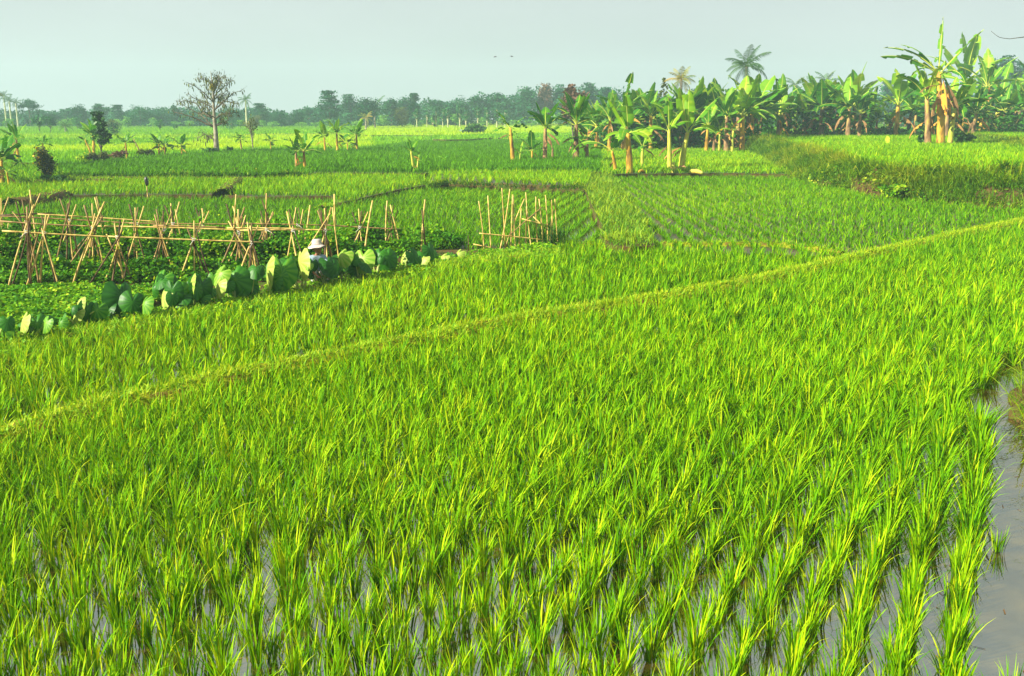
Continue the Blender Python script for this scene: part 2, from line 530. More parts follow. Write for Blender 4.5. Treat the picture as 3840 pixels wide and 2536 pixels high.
# middle fields
p2 = px_poly([(-260, 262), (0, 257), (300, 254), (561, 249), (560, 245), (470, 215), (425, 184), (330, 190), (-260, 190)], 0.08)
field('behind_trellis', 'paddy_behind_garden', p2, 0.08, M['mud'], M['mud'], None)
p2b = px_poly([(474, 257), (561, 249), (600, 248), (625, 247), (625, 200), (600, 176), (424, 176), (395, 189), (335, 204), (400, 232)], 0.06)
field('center', 'middle_paddy_water', p2b, 0.06, M['water'], M['mud'], None)
p5 = px_poly([(600, 248), (842, 257), (900, 247), (949, 236), (1024, 221), (1240, 190), (1240, 180), (1024, 196), (850, 176), (800, 166), (600, 166)], 0.14)
field('right', 'right_paddy', p5, 0.14, M['mud'], M['mud'], None)
pw = px_poly([(612, 246.5), (632, 247), (655, 246), (652, 233), (642, 215), (624, 192), (612, 176), (612, 168), (584, 168), (584, 186), (592, 207), (602, 226), (601, 238)], 0.32)
field('wedge', 'grassy_path', pw, 0.32, M['soil'], M['soil'], None)
p3 = px_poly([(-260, 206), (0, 204), (45, 200.5), (62, 195.5), (140, 194.5), (221, 194.7), (256, 196.5), (331, 196.2), (340, 203), (362, 198), (395, 190.5), (423, 185.5), (423, 168), (-260, 168)], 0.34)
field('left_mid', 'left_middle_paddy', p3, 0.34, M['mud'], M['soil'], None)
p6 = px_poly([(596, 175), (640, 173.6), (720, 173), (790, 174), (800, 174), (800, 146), (590, 146)], 0.42)
field('grove_front', 'paddy_before_grove', p6, 0.42, M['algae'], M['soil'], None)
p3l = px_poly([(-260, 186), (0, 183), (40, 182), (55, 180), (60, 172), (78, 158), (-260, 158)], 0.52)
field('far_left', 'far_left_paddy', p3l, 0.52, M['algae'], M['soil'], None)
p4 = px_poly([(60, 176), (120, 176.5), (256, 176.5), (303, 175), (320, 172.5), (424, 173.3), (440, 172), (600, 172), (600, 138), (60, 138)], 0.56)
field('broad', 'broad_green_paddy', p4, 0.56, M['algae'], M['soil'], None)
p4b = px_poly([(428, 184), (445, 181), (470, 182), (540, 185), (588, 186), (590, 161), (437, 161)], 0.46)
field('row', 'raised_row_paddy', p4b, 0.46, M['mud'], M['soil'], None)
# far land in long strips
pf = px_poly([(-260, 166), (0, 162), (40, 163), (78, 163.5), (119, 158.5), (162, 155), (216, 151.8), (256, 149.5), (346, 150.3), (394, 143.5), (428, 141), (520, 139), (620, 147), (1200, 147)], 0.74) + [(150, 330), (-210, 330)]
field('far_a', 'far_field', pf, 0.74, M['far_green'], M['soil'], None)
strips = [
    ('far_b', [(-200, 151.5), (60, 151), (130, 151), (200, 150), (262, 147), (330, 147.5), (372, 146)], [(372, 141), (-200, 141)], 0.78, 'far_yellow'),
    ('far_c', [(-200, 146), (40, 145.5), (110, 145), (165, 143), (200, 140.5)], [(200, 132), (-200, 132)], 0.85, 'far_green'),
    ('far_d', [(200, 142), (300, 141), (372, 139.5), (372, 132)], [(200, 132)], 0.86, 'far_yellow'),
    ('far_e', [(369, 141), (430, 140.4), (478, 139.6), (600, 138)], [(600, 126), (369, 126)], 0.84, 'far_green'),
    ('far_f', [(-200, 138.8), (60, 138.6), (160, 138.3), (240, 137.6)], [(240, 128), (-200, 128)], 0.94, 'far_green'),
    ('far_g', [(433, 139.2), (446, 139.5), (470, 139.3), (479, 138.4)], [(600, 134), (600, 126), (433, 126)], 0.98, 'far_green'),
    ('far_h', [(363, 135.4), (400, 135), (431, 135.2), (436, 134.6)], [(445, 126), (363, 126)], 1.02, 'far_yellow'),
    ('far_i', [(431, 135.0), (450, 135.3), (520, 133), (600, 133)], [(600, 125), (431, 125)], 1.06, 'far_yellow'),
    ('far_j', [(-200, 134.2), (90, 134.2), (240, 134), (363, 133)], [(363, 124), (-200, 124)], 1.02, 'far_green'),
    ('far_k', [(412, 131.3), (450, 130.9), (500, 130.2), (600, 129)], [(600, 124), (412, 124)], 1.16, 'far_yellow'),
]
FAR_TINT = {'far_green': 0.55, 'far_yellow': 0.84}
far_keys = [('far_a', 'far_green')]
for k, a, b, z, m in strips:
    field(k, 'far_field', px_poly(a + b, z), z, M[m], M['soil'], None)
    far_keys.append((k, m))
# the raised terraces on the right
CREST = [W(x, y, 1.40) for x, y in [(752, 140.5), (770, 143), (790, 147.5), (806, 152), (820, 157.5), (838, 162.5), (858, 167), (880, 169.3), (906, 170.5), (950, 172), (1024, 173.5), (1200, 176)]]
FOOT = [W(x, y, 0.40) for x, y in [(748, 153)]] + [W(x, y, 0.30) for x, y in [(764, 162), (781, 172.5), (788, 176.5)]] + [W(x, y, 0.14) for x, y in [(798, 181), (815, 186), (845, 191), (875, 196), (906, 201), (960, 207), (1024, 212), (1200, 222)]]
p7 = [(p[0], p[1]) for p in CREST] + [(110, 140), (29, 140), (CREST[0][0] - 0.5, 112)]
field('terrace', 'raised_terrace', p7, 1.40, M['algae'], M['soil'], None)
C2 = [W(x, y, 1.73) for x, y in [(966, 134.5), (985, 136), (1005, 138.3), (1024, 141), (1120, 149)]]
F2 = [W(x, y, 1.40) for x, y in [(964, 141), (985, 144.5), (1005, 147.5), (1024, 151), (1120, 160)]]
p8 = [(p[0], p[1]) for p in C2] + [(130, 140), (54, 140)]
field('upper', 'upper_terrace', p8, 1.73, M['algae'], M['soil'], None)


def strip_mesh(name, lines, mat, rngl, amp=0.04, n=60):
    """A bank or dyke: a sheet lofted through lines, roughened."""
    L = [resample(np.array(l), n) for l in lines]
    A = np.stack(L, 1)
    k = A.shape[1]
    nz = rngl.normal(0, amp, A.shape)
    nz[:, [0, -1]] *= 0.4
    A = A + nz
    mb = MB()
    i, j = np.meshgrid(np.arange(n - 1), np.arange(k - 1), indexing='ij')
    mb.add(A.reshape(-1, 3), np.stack([i * k + j, (i + 1) * k + j, (i + 1) * k + j + 1, i * k + j + 1], -1).reshape(-1, 4))
    return tag(mb.build(name, mat), kind='structure')


def mound(name, line, width, height, base, mat, rngl, n=80):
    line = resample(np.array(line), n)
    d = np.gradient(line[:, :2], axis=0)
    d /= np.linalg.norm(d, axis=1, keepdims=True)
    nn = np.stack([-d[:, 1], d[:, 0]], -1)
    ls = []
    for o, h in [(-1.0, base - 0.15), (-0.75, base + height * 0.4), (-0.4, base + height * 0.9), (0, base + height), (0.4, base + height * 0.9), (0.75, base + height * 0.4), (1.0, base - 0.15)]:
        q = np.concatenate([line[:, :2] + nn * o * width / 2, np.full((n, 1), h)], 1)
        ls.append(q)
    strip_mesh(name, ls, mat, rngl, 0.025, n)


mound('dyke', DYKE, 0.80, 0.22, 0.02, M['dyke_soil'], rng, 200)
mound('middle_dyke', MID, 0.45, 0.18, 0.06, M['dyke_soil'], rng)
mound('garden_edge', [(p[0], p[1] - 0.55, 0) for p in TARO], 1.5, 0.16, 0.03, M['dyke_soil'], rng, 120)
RIDGE = [W(x, y, 0.22) for x, y in [(320, 209), (336, 206), (362, 199.5), (394, 192), (424, 186.5)]]
mound('field_ridge', RIDGE, 1.1, 0.26, 0.06, M['soil'], rng)
SOILMOUND = [W(x, y, 0.15) for x, y in [(10, 208), (28, 206), (46, 203), (62, 199)]]
mound('soil_mound', SOILMOUND, 1.6, 0.45, 0.1, M['soil'], rng)
SM2 = [W(x, y, 0.30) for x, y in [(224, 196), (231, 190), (238, 184)]]
mound('soil_mound', SM2, 1.2, 0.4, 0.25, M['soil'], rng)
SM3 = [W(x, y, 0.45) for x, y in [(30, 184), (60, 182), (110, 181.5)]]
mound('field_ridge', SM3, 1.4, 0.30, 0.3, M['soil'], rng)


def bank_sheet(name, foot, crest, rngl, n=110):
    f, c = resample(np.array(foot), n), resample(np.array(crest), n)
    ls = [f + np.array([0, -0.1, -0.25])]
    for s, b in [(0.0, 0.0), (0.2, 0.10), (0.45, 0.12), (0.7, 0.08), (0.92, 0.04), (1.0, 0.05)]:
        q = f * (1 - s) + c * s
        q[:, 2] += b * (c[:, 2] - f[:, 2])
        ls.append(q)
    q = c + np.array([0, 0.5, -0.25])
    ls.append(q)
    strip_mesh(name, ls, M['soil'], rngl, 0.07, n)
    return f, c


BF, BC = bank_sheet('terrace_bank', FOOT, CREST, rng)
UF, UC = bank_sheet('upper_terrace_bank', F2, C2, rng, 50)

# near bank at the right edge
bk = np.array(BANK)
nb_ = np.array([[0.93, -0.36]])
ls = []
for o, h in [(0.0, -0.15), (0.10, 0.08), (0.28, 0.26), (0.6, 0.34), (1.6, 0.36), (4.0, 0.30), (5.0, -0.2)]:
    ls.append(np.concatenate([bk + nb_ * o, np.full((len(bk), 1), h)], 1))
strip_mesh('near_bank', ls, M['soil'], rng, 0.03, 80)
NEARBANK = [tuple(p) for p in bk] + [tuple(p) for p in (bk + nb_ * 5)[::-1]]

# ------------------------------------------------------------------ rice
ROWDIR = (0.445, 0.895)


def not_in_channel(x, y):
    """Keep the strip of open water along the near bank free of rice."""
    e = np.array([(2.95, 4.0), (3.30, 6.2), (4.15, 7.8), (5.15, 10.0), (5.95, 12.0), (6.35, 13.2), (7.6, 14.8), (9.6, 16.2), (13.2, 18.0), (18, 21.4)])
    lim = np.interp(y, e[:, 1], e[:, 0])
    k = (x < lim) | (y > 21)
    k &= ~in_poly(x, y, NEARBANK)
    # off the dyke
    D = np.array(DYKE)[:, :2]
    yy = np.interp(x, D[:, 0], D[:, 1])
    return k & (y < yy - 0.50)


x, y, z = rows('near', 0.335, 0.195, ROWDIR, 0.20, rng, 130, 150, not_in_channel)
px, py, dep = project(np.stack([x, y, np.zeros_like(x)], -1))
ptop = project(np.stack([x, y, np.full_like(x, 0.4)], -1))[1]
vis = (px > 8) & (px < 1016) & (ptop < 664)
order = np.argsort(np.where(vis, dep, 1e9))[:300]
single = np.zeros(len(x), bool)
single[order] = True
RICE_GROUP = 'rice clumps along the front of the near paddy'
RICE_LABEL = 'bright green rice clump standing in open brown water along the front of the near paddy'
protos = []
for k in range(14):
    mb = MB()
    r2 = np.random.default_rng(100 + k)
    plant(mb, np.zeros(1), np.zeros(1), 0.0, int(r2.integers(22, 42)), 5, 0.395, 0.0138, r2, 0.52, 0.024, 0.15, 0.42, 0.23, 0.0, face=0.9)
    protos.append(mb.mesh('rice_clump', [M['rice']]))
first = {}
for n, i in enumerate(order):
    k = int(rng.integers(0, 14))
    if k not in first:
        o = bpy.data.objects.new('rice_clump', protos[k])
        first[k] = o
    else:
        o = first[k].copy()
    o.location = (float(x[i]), float(y[i]), 0.0)
    o.rotation_euler = (0, 0, float(rng.uniform(-1.2, 1.2)))
    s = float(rng.uniform(0.74, 1.12))
    o.scale = (s, s, s * float(rng.uniform(0.9, 1.08)))
    tag(link(o), RICE_LABEL, 'rice plant', RICE_GROUP)

xo, yo, do = x[~single], y[~single], dep[~single]
rice = MB()
for lo, hi, nb, S, wd in [(0, 9, 32, 5, 0.0138), (9, 12, 33, 4, 0.015), (12, 17, 30, 3, 0.0185), (17, 26, 19, 3, 0.022), (26, 99, 15, 2, 0.028)]:
    k = (do >= lo) & (do < hi)
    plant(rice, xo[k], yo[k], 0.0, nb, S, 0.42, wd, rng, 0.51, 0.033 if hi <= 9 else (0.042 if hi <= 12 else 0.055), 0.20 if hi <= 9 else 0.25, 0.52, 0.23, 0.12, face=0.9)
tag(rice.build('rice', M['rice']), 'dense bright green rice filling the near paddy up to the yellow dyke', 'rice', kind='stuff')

x, y, z = rows('second', 0.33, 0.235, (0.62, 0.78), 0.25, rng)
D = np.array(DYKE)[:, :2]
k = (y > np.interp(x, D[:, 0], D[:, 1]) + 0.45)
T = np.array(TARO)[:, :2]
k &= (y < np.interp(x, T[:, 0], T[:, 1], right=1e9) - 1.25)
x, y = x[k], y[k]
dep = project(np.stack([x, y, np.zeros_like(x)], -1))[2]
rice = MB()
for lo, hi, nb, S, wd in [(0, 17, 22, 3, 0.018), (17, 24, 18, 3, 0.022), (24, 99, 15, 2, 0.028)]:
    k = (dep >= lo) & (dep < hi)
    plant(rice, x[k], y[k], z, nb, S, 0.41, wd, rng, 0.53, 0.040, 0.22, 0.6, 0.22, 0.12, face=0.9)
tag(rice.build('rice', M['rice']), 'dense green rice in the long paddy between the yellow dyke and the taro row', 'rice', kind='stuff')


def rice_field(key, label, across, along, direction, nb, S, length, width, tint, jitter=0.16, spread=0.06, mat='rice', tv=0.18, patch=0.08, pscale=7.0, extra=None):
    x, y, z = rows(key, across, along, direction, jitter, rng, 90, 0, extra)
    mb = MB()
    plant(mb, x, y, z, nb, S, length, width, rng, tint, spread, 0.28, 0.7, tv, patch, pscale, face=1.2)
    return tag(mb.build('rice', M[mat]), label, 'rice', kind='stuff'), len(x)


def wdir(a, b, z):
    return (W(*b, z) - W(*a, z))[:2]


rice_field('behind_trellis', 'even green rice field seen through and behind the bamboo trellises', 0.42, 0.24, (0.9, 0.45), 10, 2, 0.37, 0.030, 0.36, spread=0.045)
rice_field('center', 'young rice in clear rows in the middle paddy behind the loose bamboo stakes', 0.54, 0.18, wdir((580, 240), (601, 221), .06), 9, 2, 0.30, 0.026, 0.40, 0.10, 0.035)
rice_field('right', 'wide middle paddy of rice rows below the grassy terrace bank', 0.54, 0.18, wdir((658, 216), (676, 229), .14), 9, 2, 0.31, 0.028, 0.43, 0.12, 0.04)
rice_field('left_mid', 'bright green rice field before the yellow flowering bush and lone banana', 0.40, 0.26, (0.55, 0.83), 9, 2, 0.40, 0.036, 0.52, 0.12, 0.05)
rice_field('grove_front', 'light green rice strip at the feet of the banana grove', 0.42, 0.34, (0.5, 0.86), 8, 2, 0.42, 0.05, 0.60)
rice_field('far_left', 'green rice field at the left edge behind the dark banana clump', 0.42, 0.34, (0.9, 0.4), 8, 2, 0.40, 0.05, 0.42)
rice_field('broad', 'broad deep green rice field below the kapok tree', 0.42, 0.32, (0.8, 0.6), 8, 2, 0.46, 0.05, 0.27, tv=0.09, patch=0.05)
rice_field('row', 'raised small paddy with clear rice rows beside the path', 0.44, 0.24, wdir((470, 168), (474, 180), .46), 10, 2, 0.40, 0.036, 0.56, 0.10, 0.05)
rice_field('terrace', 'light green rice on the raised terrace before the big bananas', 0.44, 0.36, (0.9, 0.4), 8, 2, 0.42, 0.05, 0.54)
rice_field('upper', 'green rice on the upper terrace at the right edge', 0.5, 0.4, (0.9, 0.4), 7, 2, 0.40, 0.06, 0.50)
FAR_LABELS = ['green rice on the flat land around the kapok tree', 'yellow green ripening rice strip left of the kapok tree', 'green rice strip behind the yellow green one on the far left',
              'yellow green rice strip running from the kapok tree to the palm clump', 'green far field behind the lone banana plant', 'pale green rice strip along the far left treeline',
              'short green terrace step behind the lone banana plant', 'pale yellow rice field right of the leafy banana clump', 'yellow field right of it with the dark round bush at its edge',
              'farthest green rice strip below the left treeline', 'farthest pale yellow strip under the pale trunked trees']
for (k, m), lab in zip(far_keys, FAR_LABELS):
    far = k not in ('far_a', 'far_b')
    rice_field(k, lab, 0.95 if far else 0.6, 0.8 if far else 0.5, (1, 0.15), 5, 1, 0.40, 0.22 if far else 0.12, FAR_TINT[m] + (0.0 if k != 'far_f' else 0.2), 0.4, 0.25, 'rice_far', 0.06, 0.04)

# ------------------------------------------------------------------ grass of dykes and banks


def grass_along(mb, line, width, z0, height, dens, length, bw, tint, rngl, S=2, tv=0.2, zfun=None, lean=0.5, curve=0.9):
    line = np.array(line)
    seg = np.linalg.norm(np.diff(line[:, :2], axis=0), axis=1).sum()
    n = int(seg * dens)
    q = resample(line, 400)
    s = rngl.uniform(0, 399, n)
    b = np.stack([np.interp(s, np.arange(400), q[:, k]) for k in range(2)], -1)
    d = np.gradient(q[:, :2], axis=0)
    d /= np.linalg.norm(d, axis=1, keepdims=True)
    nd = np.stack([-d[:, 1], d[:, 0]], -1)[s.astype(int)]
    o = np.clip(rngl.normal(0, 0.38, n), -1, 1)
    p = b + nd * (o * width / 2)[:, None]
    zz = z0 + height * np.clip(1 - np.abs(o) ** 1.6, 0, 1) - 0.02
    k = in_view(p[:, 0], p[:, 1], 0.1, 130, 60)
    n = k.sum()
    p, zz = p[k], zz[k]
    pt = 0.6 + 0.4 * wob(p[:, 0], p[:, 1], 0.5, 5)
    blades(mb, np.concatenate([p, zz[:, None]], 1), rngl.uniform(0, 6.28, n), np.abs(rngl.normal(lean, 0.35, n)), np.abs(rngl.normal(curve, 0.5, n)),
           length * rngl.uniform(0.4, 1.3, n) * (0.6 + 0.5 * pt), bw * rngl.uniform(0.6, 1.4, n), S, np.clip(rngl.normal(tint, tv, n) + 0.12 * (pt - 0.6), 0, 1), rngl, face=1.4)


mb = MB()
grass_along(mb, DYKE, 0.9, 0.02, 0.22, 1000, 0.18, 0.017, 0.56, rng, tv=0.22, lean=0.55)
D2 = resample(np.array(DYKE), 300)
nt_ = 3000
s = rng.uniform(0, 299, nt_)
lp = np.stack([np.interp(s, np.arange(300), D2[:, k]) for k in range(3)], -1) + np.concatenate([rng.normal(0, 0.18, (nt_, 2)), rng.uniform(-0.06, 0.10, (nt_, 1))], 1)
leafquads(mb, lp, rng.uniform(0.03, 0.06, nt_), rng, np.clip(rng.normal(0.58, 0.2, nt_), 0, 0.95))
tag(mb.build('dyke_grass', M['dyke_grass']), 'low yellow green weeds and grass covering the diagonal dyke', 'grass', kind='stuff')
mb = MB()
grass_along(mb, MID, 0.5, 0.06, 0.18, 200, 0.18, 0.02, 0.45, rng, lean=0.6)
tag(mb.build('dyke_grass', M['dyke_grass']), 'thin line of grass on the straight dyke before the wide middle paddy', 'grass', kind='stuff')
mb = MB()
grass_along(mb, [(p[0], p[1] - 0.6, 0) for p in TARO], 1.7, 0.03, 0.16, 900, 0.21, 0.018, 0.46, rng, lean=0.5)
T2 = resample(np.array(TARO), 300)
nt_ = 26000
s = rng.uniform(30, 299, nt_)
o_ = rng.uniform(-1.3, 0.9, nt_)
lp = np.stack([np.interp(s, np.arange(300), T2[:, k]) for k in range(3)], -1)
lp[:, 1] += o_
lp[:, 2] = 0.12 + rng.random(nt_) * np.interp(o_, [-1.3, 0, 0.9], [0.12, 0.24, 0.2]) * (0.8 + 0.5 * wob(lp[:, 0], lp[:, 1], 0.6, 3))
leafquads(mb, lp, rng.uniform(0.05, 0.11, nt_), rng, np.clip(rng.normal(0.34, 0.2, nt_), 0, 0.9), 0.6, 0.6)
tag(mb.build('garden_edge_grass', M['dyke_grass']), 'weedy grass on the garden edge at the foot of the taro row', 'grass', kind='stuff')
mb = MB()
for ln, wd, h, b in [(RIDGE, 1.2, 0.26, 0.06), (SOILMOUND, 1.6, 0.40, 0.1), (SM2, 1.2, 0.35, 0.25), (SM3, 1.4, 0.30, 0.3)]:
    grass_along(mb, ln, wd, b, h, 130, 0.22, 0.035, 0.42, rng, lean=0.5)
tag(mb.build('ridge_grass', M['dyke_grass']), 'short grass on the ridges and soil mounds between the left fields', 'grass', kind='stuff')


def bank_grass(mb, f, c, n, length, bw, rngl, lo=0.0, hi=1.05, tint=0.58):
    s = rngl.uniform(0, len(f) - 1.001, n)
    u = rngl.uniform(lo, hi, n)
    i = s.astype(int)
    fr = (s - i)[:, None]
    a = f[i] * (1 - fr) + f[i + 1] * fr
    b = c[i] * (1 - fr) + c[i + 1] * fr
    p = a * (1 - u[:, None]) + b * u[:, None]
    p[:, 2] += np.interp(u, [0, 0.2, 0.45, 0.7, 1], [0, .1, .12, .08, .05]) * (b - a)[:, 2] - 0.03
    patch = wob(p[:, 0] * 1.0, p[:, 1] * 0.6 + p[:, 2] * 3, 1.5, 8)
    k = patch + rngl.normal(0, 0.3, n) > -0.45
    k &= in_view(p[:, 0], p[:, 1], 0.5, 110, 60)
    p, patch, u = p[k], patch[k], u[k]
    n = len(p)
    head = np.arctan2(-1.0 + rngl.normal(0, 0.9, n), -0.3 + rngl.normal(0, 0.9, n))
    blades(mb, p, head, np.abs(rngl.normal(0.35, 0.25, n)), np.abs(rngl.normal(1.5, 0.6, n)), length * rngl.uniform(0.45, 1.3, n) * (1 + 0.35 * patch), bw * rngl.uniform(0.6, 1.4, n), 3,
           np.clip(tint + 0.34 * patch + rngl.normal(0, 0.16, n) + 0.30 * np.clip((u - 0.72) / 0.25, 0, 1), 0, 1), rngl, face=1.2)


mb = MB()
bank_grass(mb, BF, BC, 42000, 0.70, 0.032, rng, tint=0.54)
n = 9000
i_ = rng.uniform(0, len(BF) - 1.01, n)
u_ = rng.uniform(0.05, 1.0, n)
a_ = BF[i_.astype(int)]
b_ = BC[i_.astype(int)]
leafquads(mb, a_ * (1 - u_[:, None]) + b_ * u_[:, None] + rng.normal(0, 1, (n, 3)) * [0.25, 0.12, 0.05] + [0, -0.15, 0.05], rng.uniform(0.08, 0.2, n), rng, np.clip(0.55 + 0.3 * wob(i_ * 0.5, u_ * 3, 1.3, 2) + rng.normal(0, 0.18, n), 0, 1), 0.3, 0.7)
for k in range(90):                                   # tussocks of long grass
    i = int(rng.integers(8, len(BF) - 1))
    u = rng.uniform(0.15, 1.0)
    n = int(rng.integers(50, 130))
    c = BF[i] * (1 - u) + BC[i] * u + np.array([0, 0, 0.08])
    L = rng.uniform(0.6, 1.15)
    blades(mb, c + rng.normal(0, 1, (n, 3)) * [0.22, 0.10, 0.05], np.arctan2(-1 + rng.normal(0, 1.0, n), rng.normal(0, 1.2, n)), np.abs(rng.normal(0.35, 0.25, n)), np.abs(rng.normal(1.5, 0.5, n)), L * rng.uniform(0.5, 1.1, n), np.full(n, 0.034), 4,
           np.clip(rng.uniform(0.15, 0.75) + rng.normal(0, 0.12, n), 0, 1), rng, face=1.0)
tag(mb.build('bank_grass', M['bank_grass']), 'long rough grass hanging over the face of the terrace bank', 'grass', kind='stuff')
mb = MB()
bank_grass(mb, UF, UC, 5000, 0.5, 0.05, rng)
tag(mb.build('bank_grass', M['bank_grass']), 'grass on the low bank of the upper terrace behind the big bananas', 'grass', kind='stuff')
# front edges of the small terraces
mb = MB()
edge = [W(x, y, 0.56) for x, y in [(60, 175.5), (120, 176), (256, 176), (303, 174.7)]]
f_ = np.array(edge) + np.array([0, -0.25, -0.2])
bank_grass(mb, resample(f_, 40), resample(np.array(edge), 40), 3500, 0.35, 0.06, rng, tint=0.2)  # low tint paints the shade under the rice edge into the grass
edge = [W(x, y, 0.46) for x, y in [(428, 184.5), (445, 181.6), (470, 182.6), (540, 185.6), (588, 186.6)]]
f_ = np.array(edge) + np.array([0, -0.3, -0.36])
bank_grass(mb, resample(f_, 40), resample(np.array(edge), 40), 1100, 0.26, 0.05, rng, lo=0.5, tint=0.35)
tag(mb.build('terrace_edge_grass', M['bank_grass']), 'grass with painted shade on the front steps of the broad field and the row paddy', 'grass', kind='stuff')
# grassy wedge of the path
P = np.array(pw)
n = 24000
q = np.stack([rng.uniform(P[:, 0].min(), P[:, 0].max(), n), rng.uniform(P[:, 1].min(), P[:, 1].max(), n)], -1)
q = q[in_poly(q[:, 0], q[:, 1], pw)]
n = len(q)
pt = wob(q[:, 0], q[:, 1], 1.0, 4)
mb = MB()
blades(mb, np.concatenate([q, np.full((n, 1), 0.31)], 1), rng.uniform(0, 6.28, n), np.abs(rng.normal(0.4, 0.3, n)), np.abs(rng.normal(1.0, 0.5, n)), (0.30 + 0.16 * pt) * rng.uniform(0.5, 1.3, n), 0.026 * rng.uniform(0.6, 1.4, n), 3, np.clip(0.56 + 0.22 * pt + rng.normal(0, 0.15, n), 0, 0.9), rng, face=1.2)
tag(mb.build('path_grass', M['bank_grass']), 'tufted light green grass on the wedge between the middle paddies', 'grass', kind='stuff')
# near bank grass at the right edge
mb = MB()
n = 4200
s = rng.uniform(0, 1, n) ** 1.2
q = resample(bk, 200)
i = (rng.uniform(0.0, 1.0, n) * 199).astype(int)
o = np.abs(rng.normal(0, 0.45, n)) + 0.05
p = q[i] + nb_ * o[:, None]
zz = np.interp(o, [0, .1, .28, .6, 1.6], [-.1, .08, .26, .34, .36])
head = np.arctan2(0.2 + rng.normal(0, 0.8, n), -1 + rng.normal(0, 0.8, n))
kk = rng.random(n)
blades(mb, np.concatenate([p, zz[:, None]], 1), head, np.abs(rng.normal(0.45, 0.3, n)), np.abs(rng.normal(1.2, 0.5, n)), np.where(kk > 0.85, 0.75, 0.30) * rng.uniform(0.5, 1.2, n), 0.013 * rng.uniform(0.6, 1.4, n), 5, np.clip(rng.normal(0.6, 0.2, n), 0, 1), rng)
tag(mb.build('bank_grass', M['bank_grass']), 'long grass leaning over the water channel from the near bank at the right edge', 'grass', kind='stuff')

# bits of straw and leaf floating on the near water
mb = MB()
n = 560
q = np.stack([rng.uniform(-5, 6.5, n), rng.uniform(5.5, 13.5, n)], -1)
k = in_poly(q[:, 0], q[:, 1], p0) & ~in_poly(q[:, 0], q[:, 1], NEARBANK) & in_view(q[:, 0], q[:, 1], 0)
q = q[k]
n = len(q)
a = rng.uniform(0, 6.28, n)
L = rng.uniform(0.01, 0.05, n)
wd = rng.uniform(0.002, 0.005, n)
u = np.stack([np.cos(a), np.sin(a)], -1)
vv = np.stack([-np.sin(a), np.cos(a)], -1)
c = [q - u * L[:, None] - vv * wd[:, None], q + u * L[:, None] - vv * wd[:, None], q + u * L[:, None] + vv * wd[:, None], q - u * L[:, None] + vv * wd[:, None]]
V = np.stack([np.concatenate([p, np.full((n, 1), 0.004)], 1) for p in c], 1)
mb.add(V, (np.arange(n) * 4)[:, None] + np.arange(4)[None, :], np.repeat(rng.random(n) * 0.6, 4))
tag(mb.build('floating_straw', M['dry_leaf']), 'scattered bits of straw and dead leaf floating on the near water', 'straw', kind='stuff')
# ------------------------------------------------------------------ banana plants
def banana_leaf(mb, base, az, el, droop, L, wd, rngl, tear=0.3, petiole=0.2, roll=0.0, tint=0.5, dead=False, thin=1.0, N=16):
    """One banana leaf: an arching midrib and a split blade. Material 0 blade, 1 midrib."""
    t = np.linspace(0, 1, N + 1)
    e = el - droop * t ** 1.4
    st = L / N
    hx = np.concatenate([[0], np.cumsum(np.cos((e[:-1] + e[1:]) / 2) * st)])
    hz = np.concatenate([[0], np.cumsum(np.sin((e[:-1] + e[1:]) / 2) * st)])
    d = np.array([math.cos(az), math.sin(az), 0])
    P = np.asarray(base) + hx[:, None] * d + hz[:, None] * np.array([0, 0, 1.0])
    T = np.gradient(P, axis=0)
    T /= np.linalg.norm(T, axis=1, keepdims=True)
    s0 = np.cross(d, [0, 0, 1.0])
    U = np.cross(s0, T)
    U /= np.linalg.norm(U, axis=1, keepdims=True)
    cr, sr = math.cos(roll), math.sin(roll)
    Sd = s0 * cr + U * sr
    Up = U * cr - s0 * sr
    tube(mb, P, np.linspace(0.030, 0.008, N + 1) * (L / 2.2) * thin, 5, 0.3 + 0.4 * rngl.random(), 1, cap=False)
    u = np.clip((t - petiole) / (1 - petiole), 0, 1)
    w = wd * 0.5 * np.clip(np.sin(np.pi * np.clip(u, 0, 1) ** 0.72), 0, 1) ** 0.55 * (u > 0)
    w[-1] = 0
    for sg in (-1, 1):
        i = int(np.argmax(u > 0)) - 1
        i = max(i, 0)
        while i < N:
            k = min(int(rngl.integers(1, 5)) if rngl.random() < tear + 0.35 else 5, N - i)
            th = rngl.normal(0.12 if not dead else -0.7, 0.14 + 0.45 * tear)
            cut = rngl.uniform(0.0, 0.5) * tear
            short = 1 - (rngl.uniform(0, 0.75) if rngl.random() < tear * 0.9 else 0)
            for q in range(i, i + k):
                f0 = cut if q == i else 0.0
                f1 = cut if q == i + k - 1 else 0.0
                a, b = P[q] + Up[q] * 0.004, P[q + 1] + Up[q + 1] * 0.004
                ws0, ws1 = w[q] * short, w[q + 1] * short
                dn = -0.30
                def out(j, ww, fr):
                    m1 = P[j] + sg * Sd[j] * ww * 0.55 * math.cos(th) + Up[j] * ww * 0.55 * math.sin(th)
                    m2 = m1 + sg * Sd[j] * ww * 0.45 * math.cos(th + dn - 0.4 * tear) + Up[j] * ww * 0.45 * math.sin(th + dn - 0.4 * tear)
                    return m1, m2
                a1, a2 = out(q, ws0, f0)
                b1, b2 = out(q + 1, ws1, f1)
                a2 = a2 * (1 - f0) + b2 * f0
                b2 = b2 * (1 - f1) + a2 * f1
                tq = tint + rngl.normal(0, 0.03)
                mb.add([a, b, b1, a1, a2, b2], [np.array([[0, 1, 2, 3], [3, 2, 5, 4]])], np.clip(np.array([tq + 0.05, tq + 0.05, tq, tq, tq - 0.03, tq - 0.03]), 0, 1), 0)
            i += k


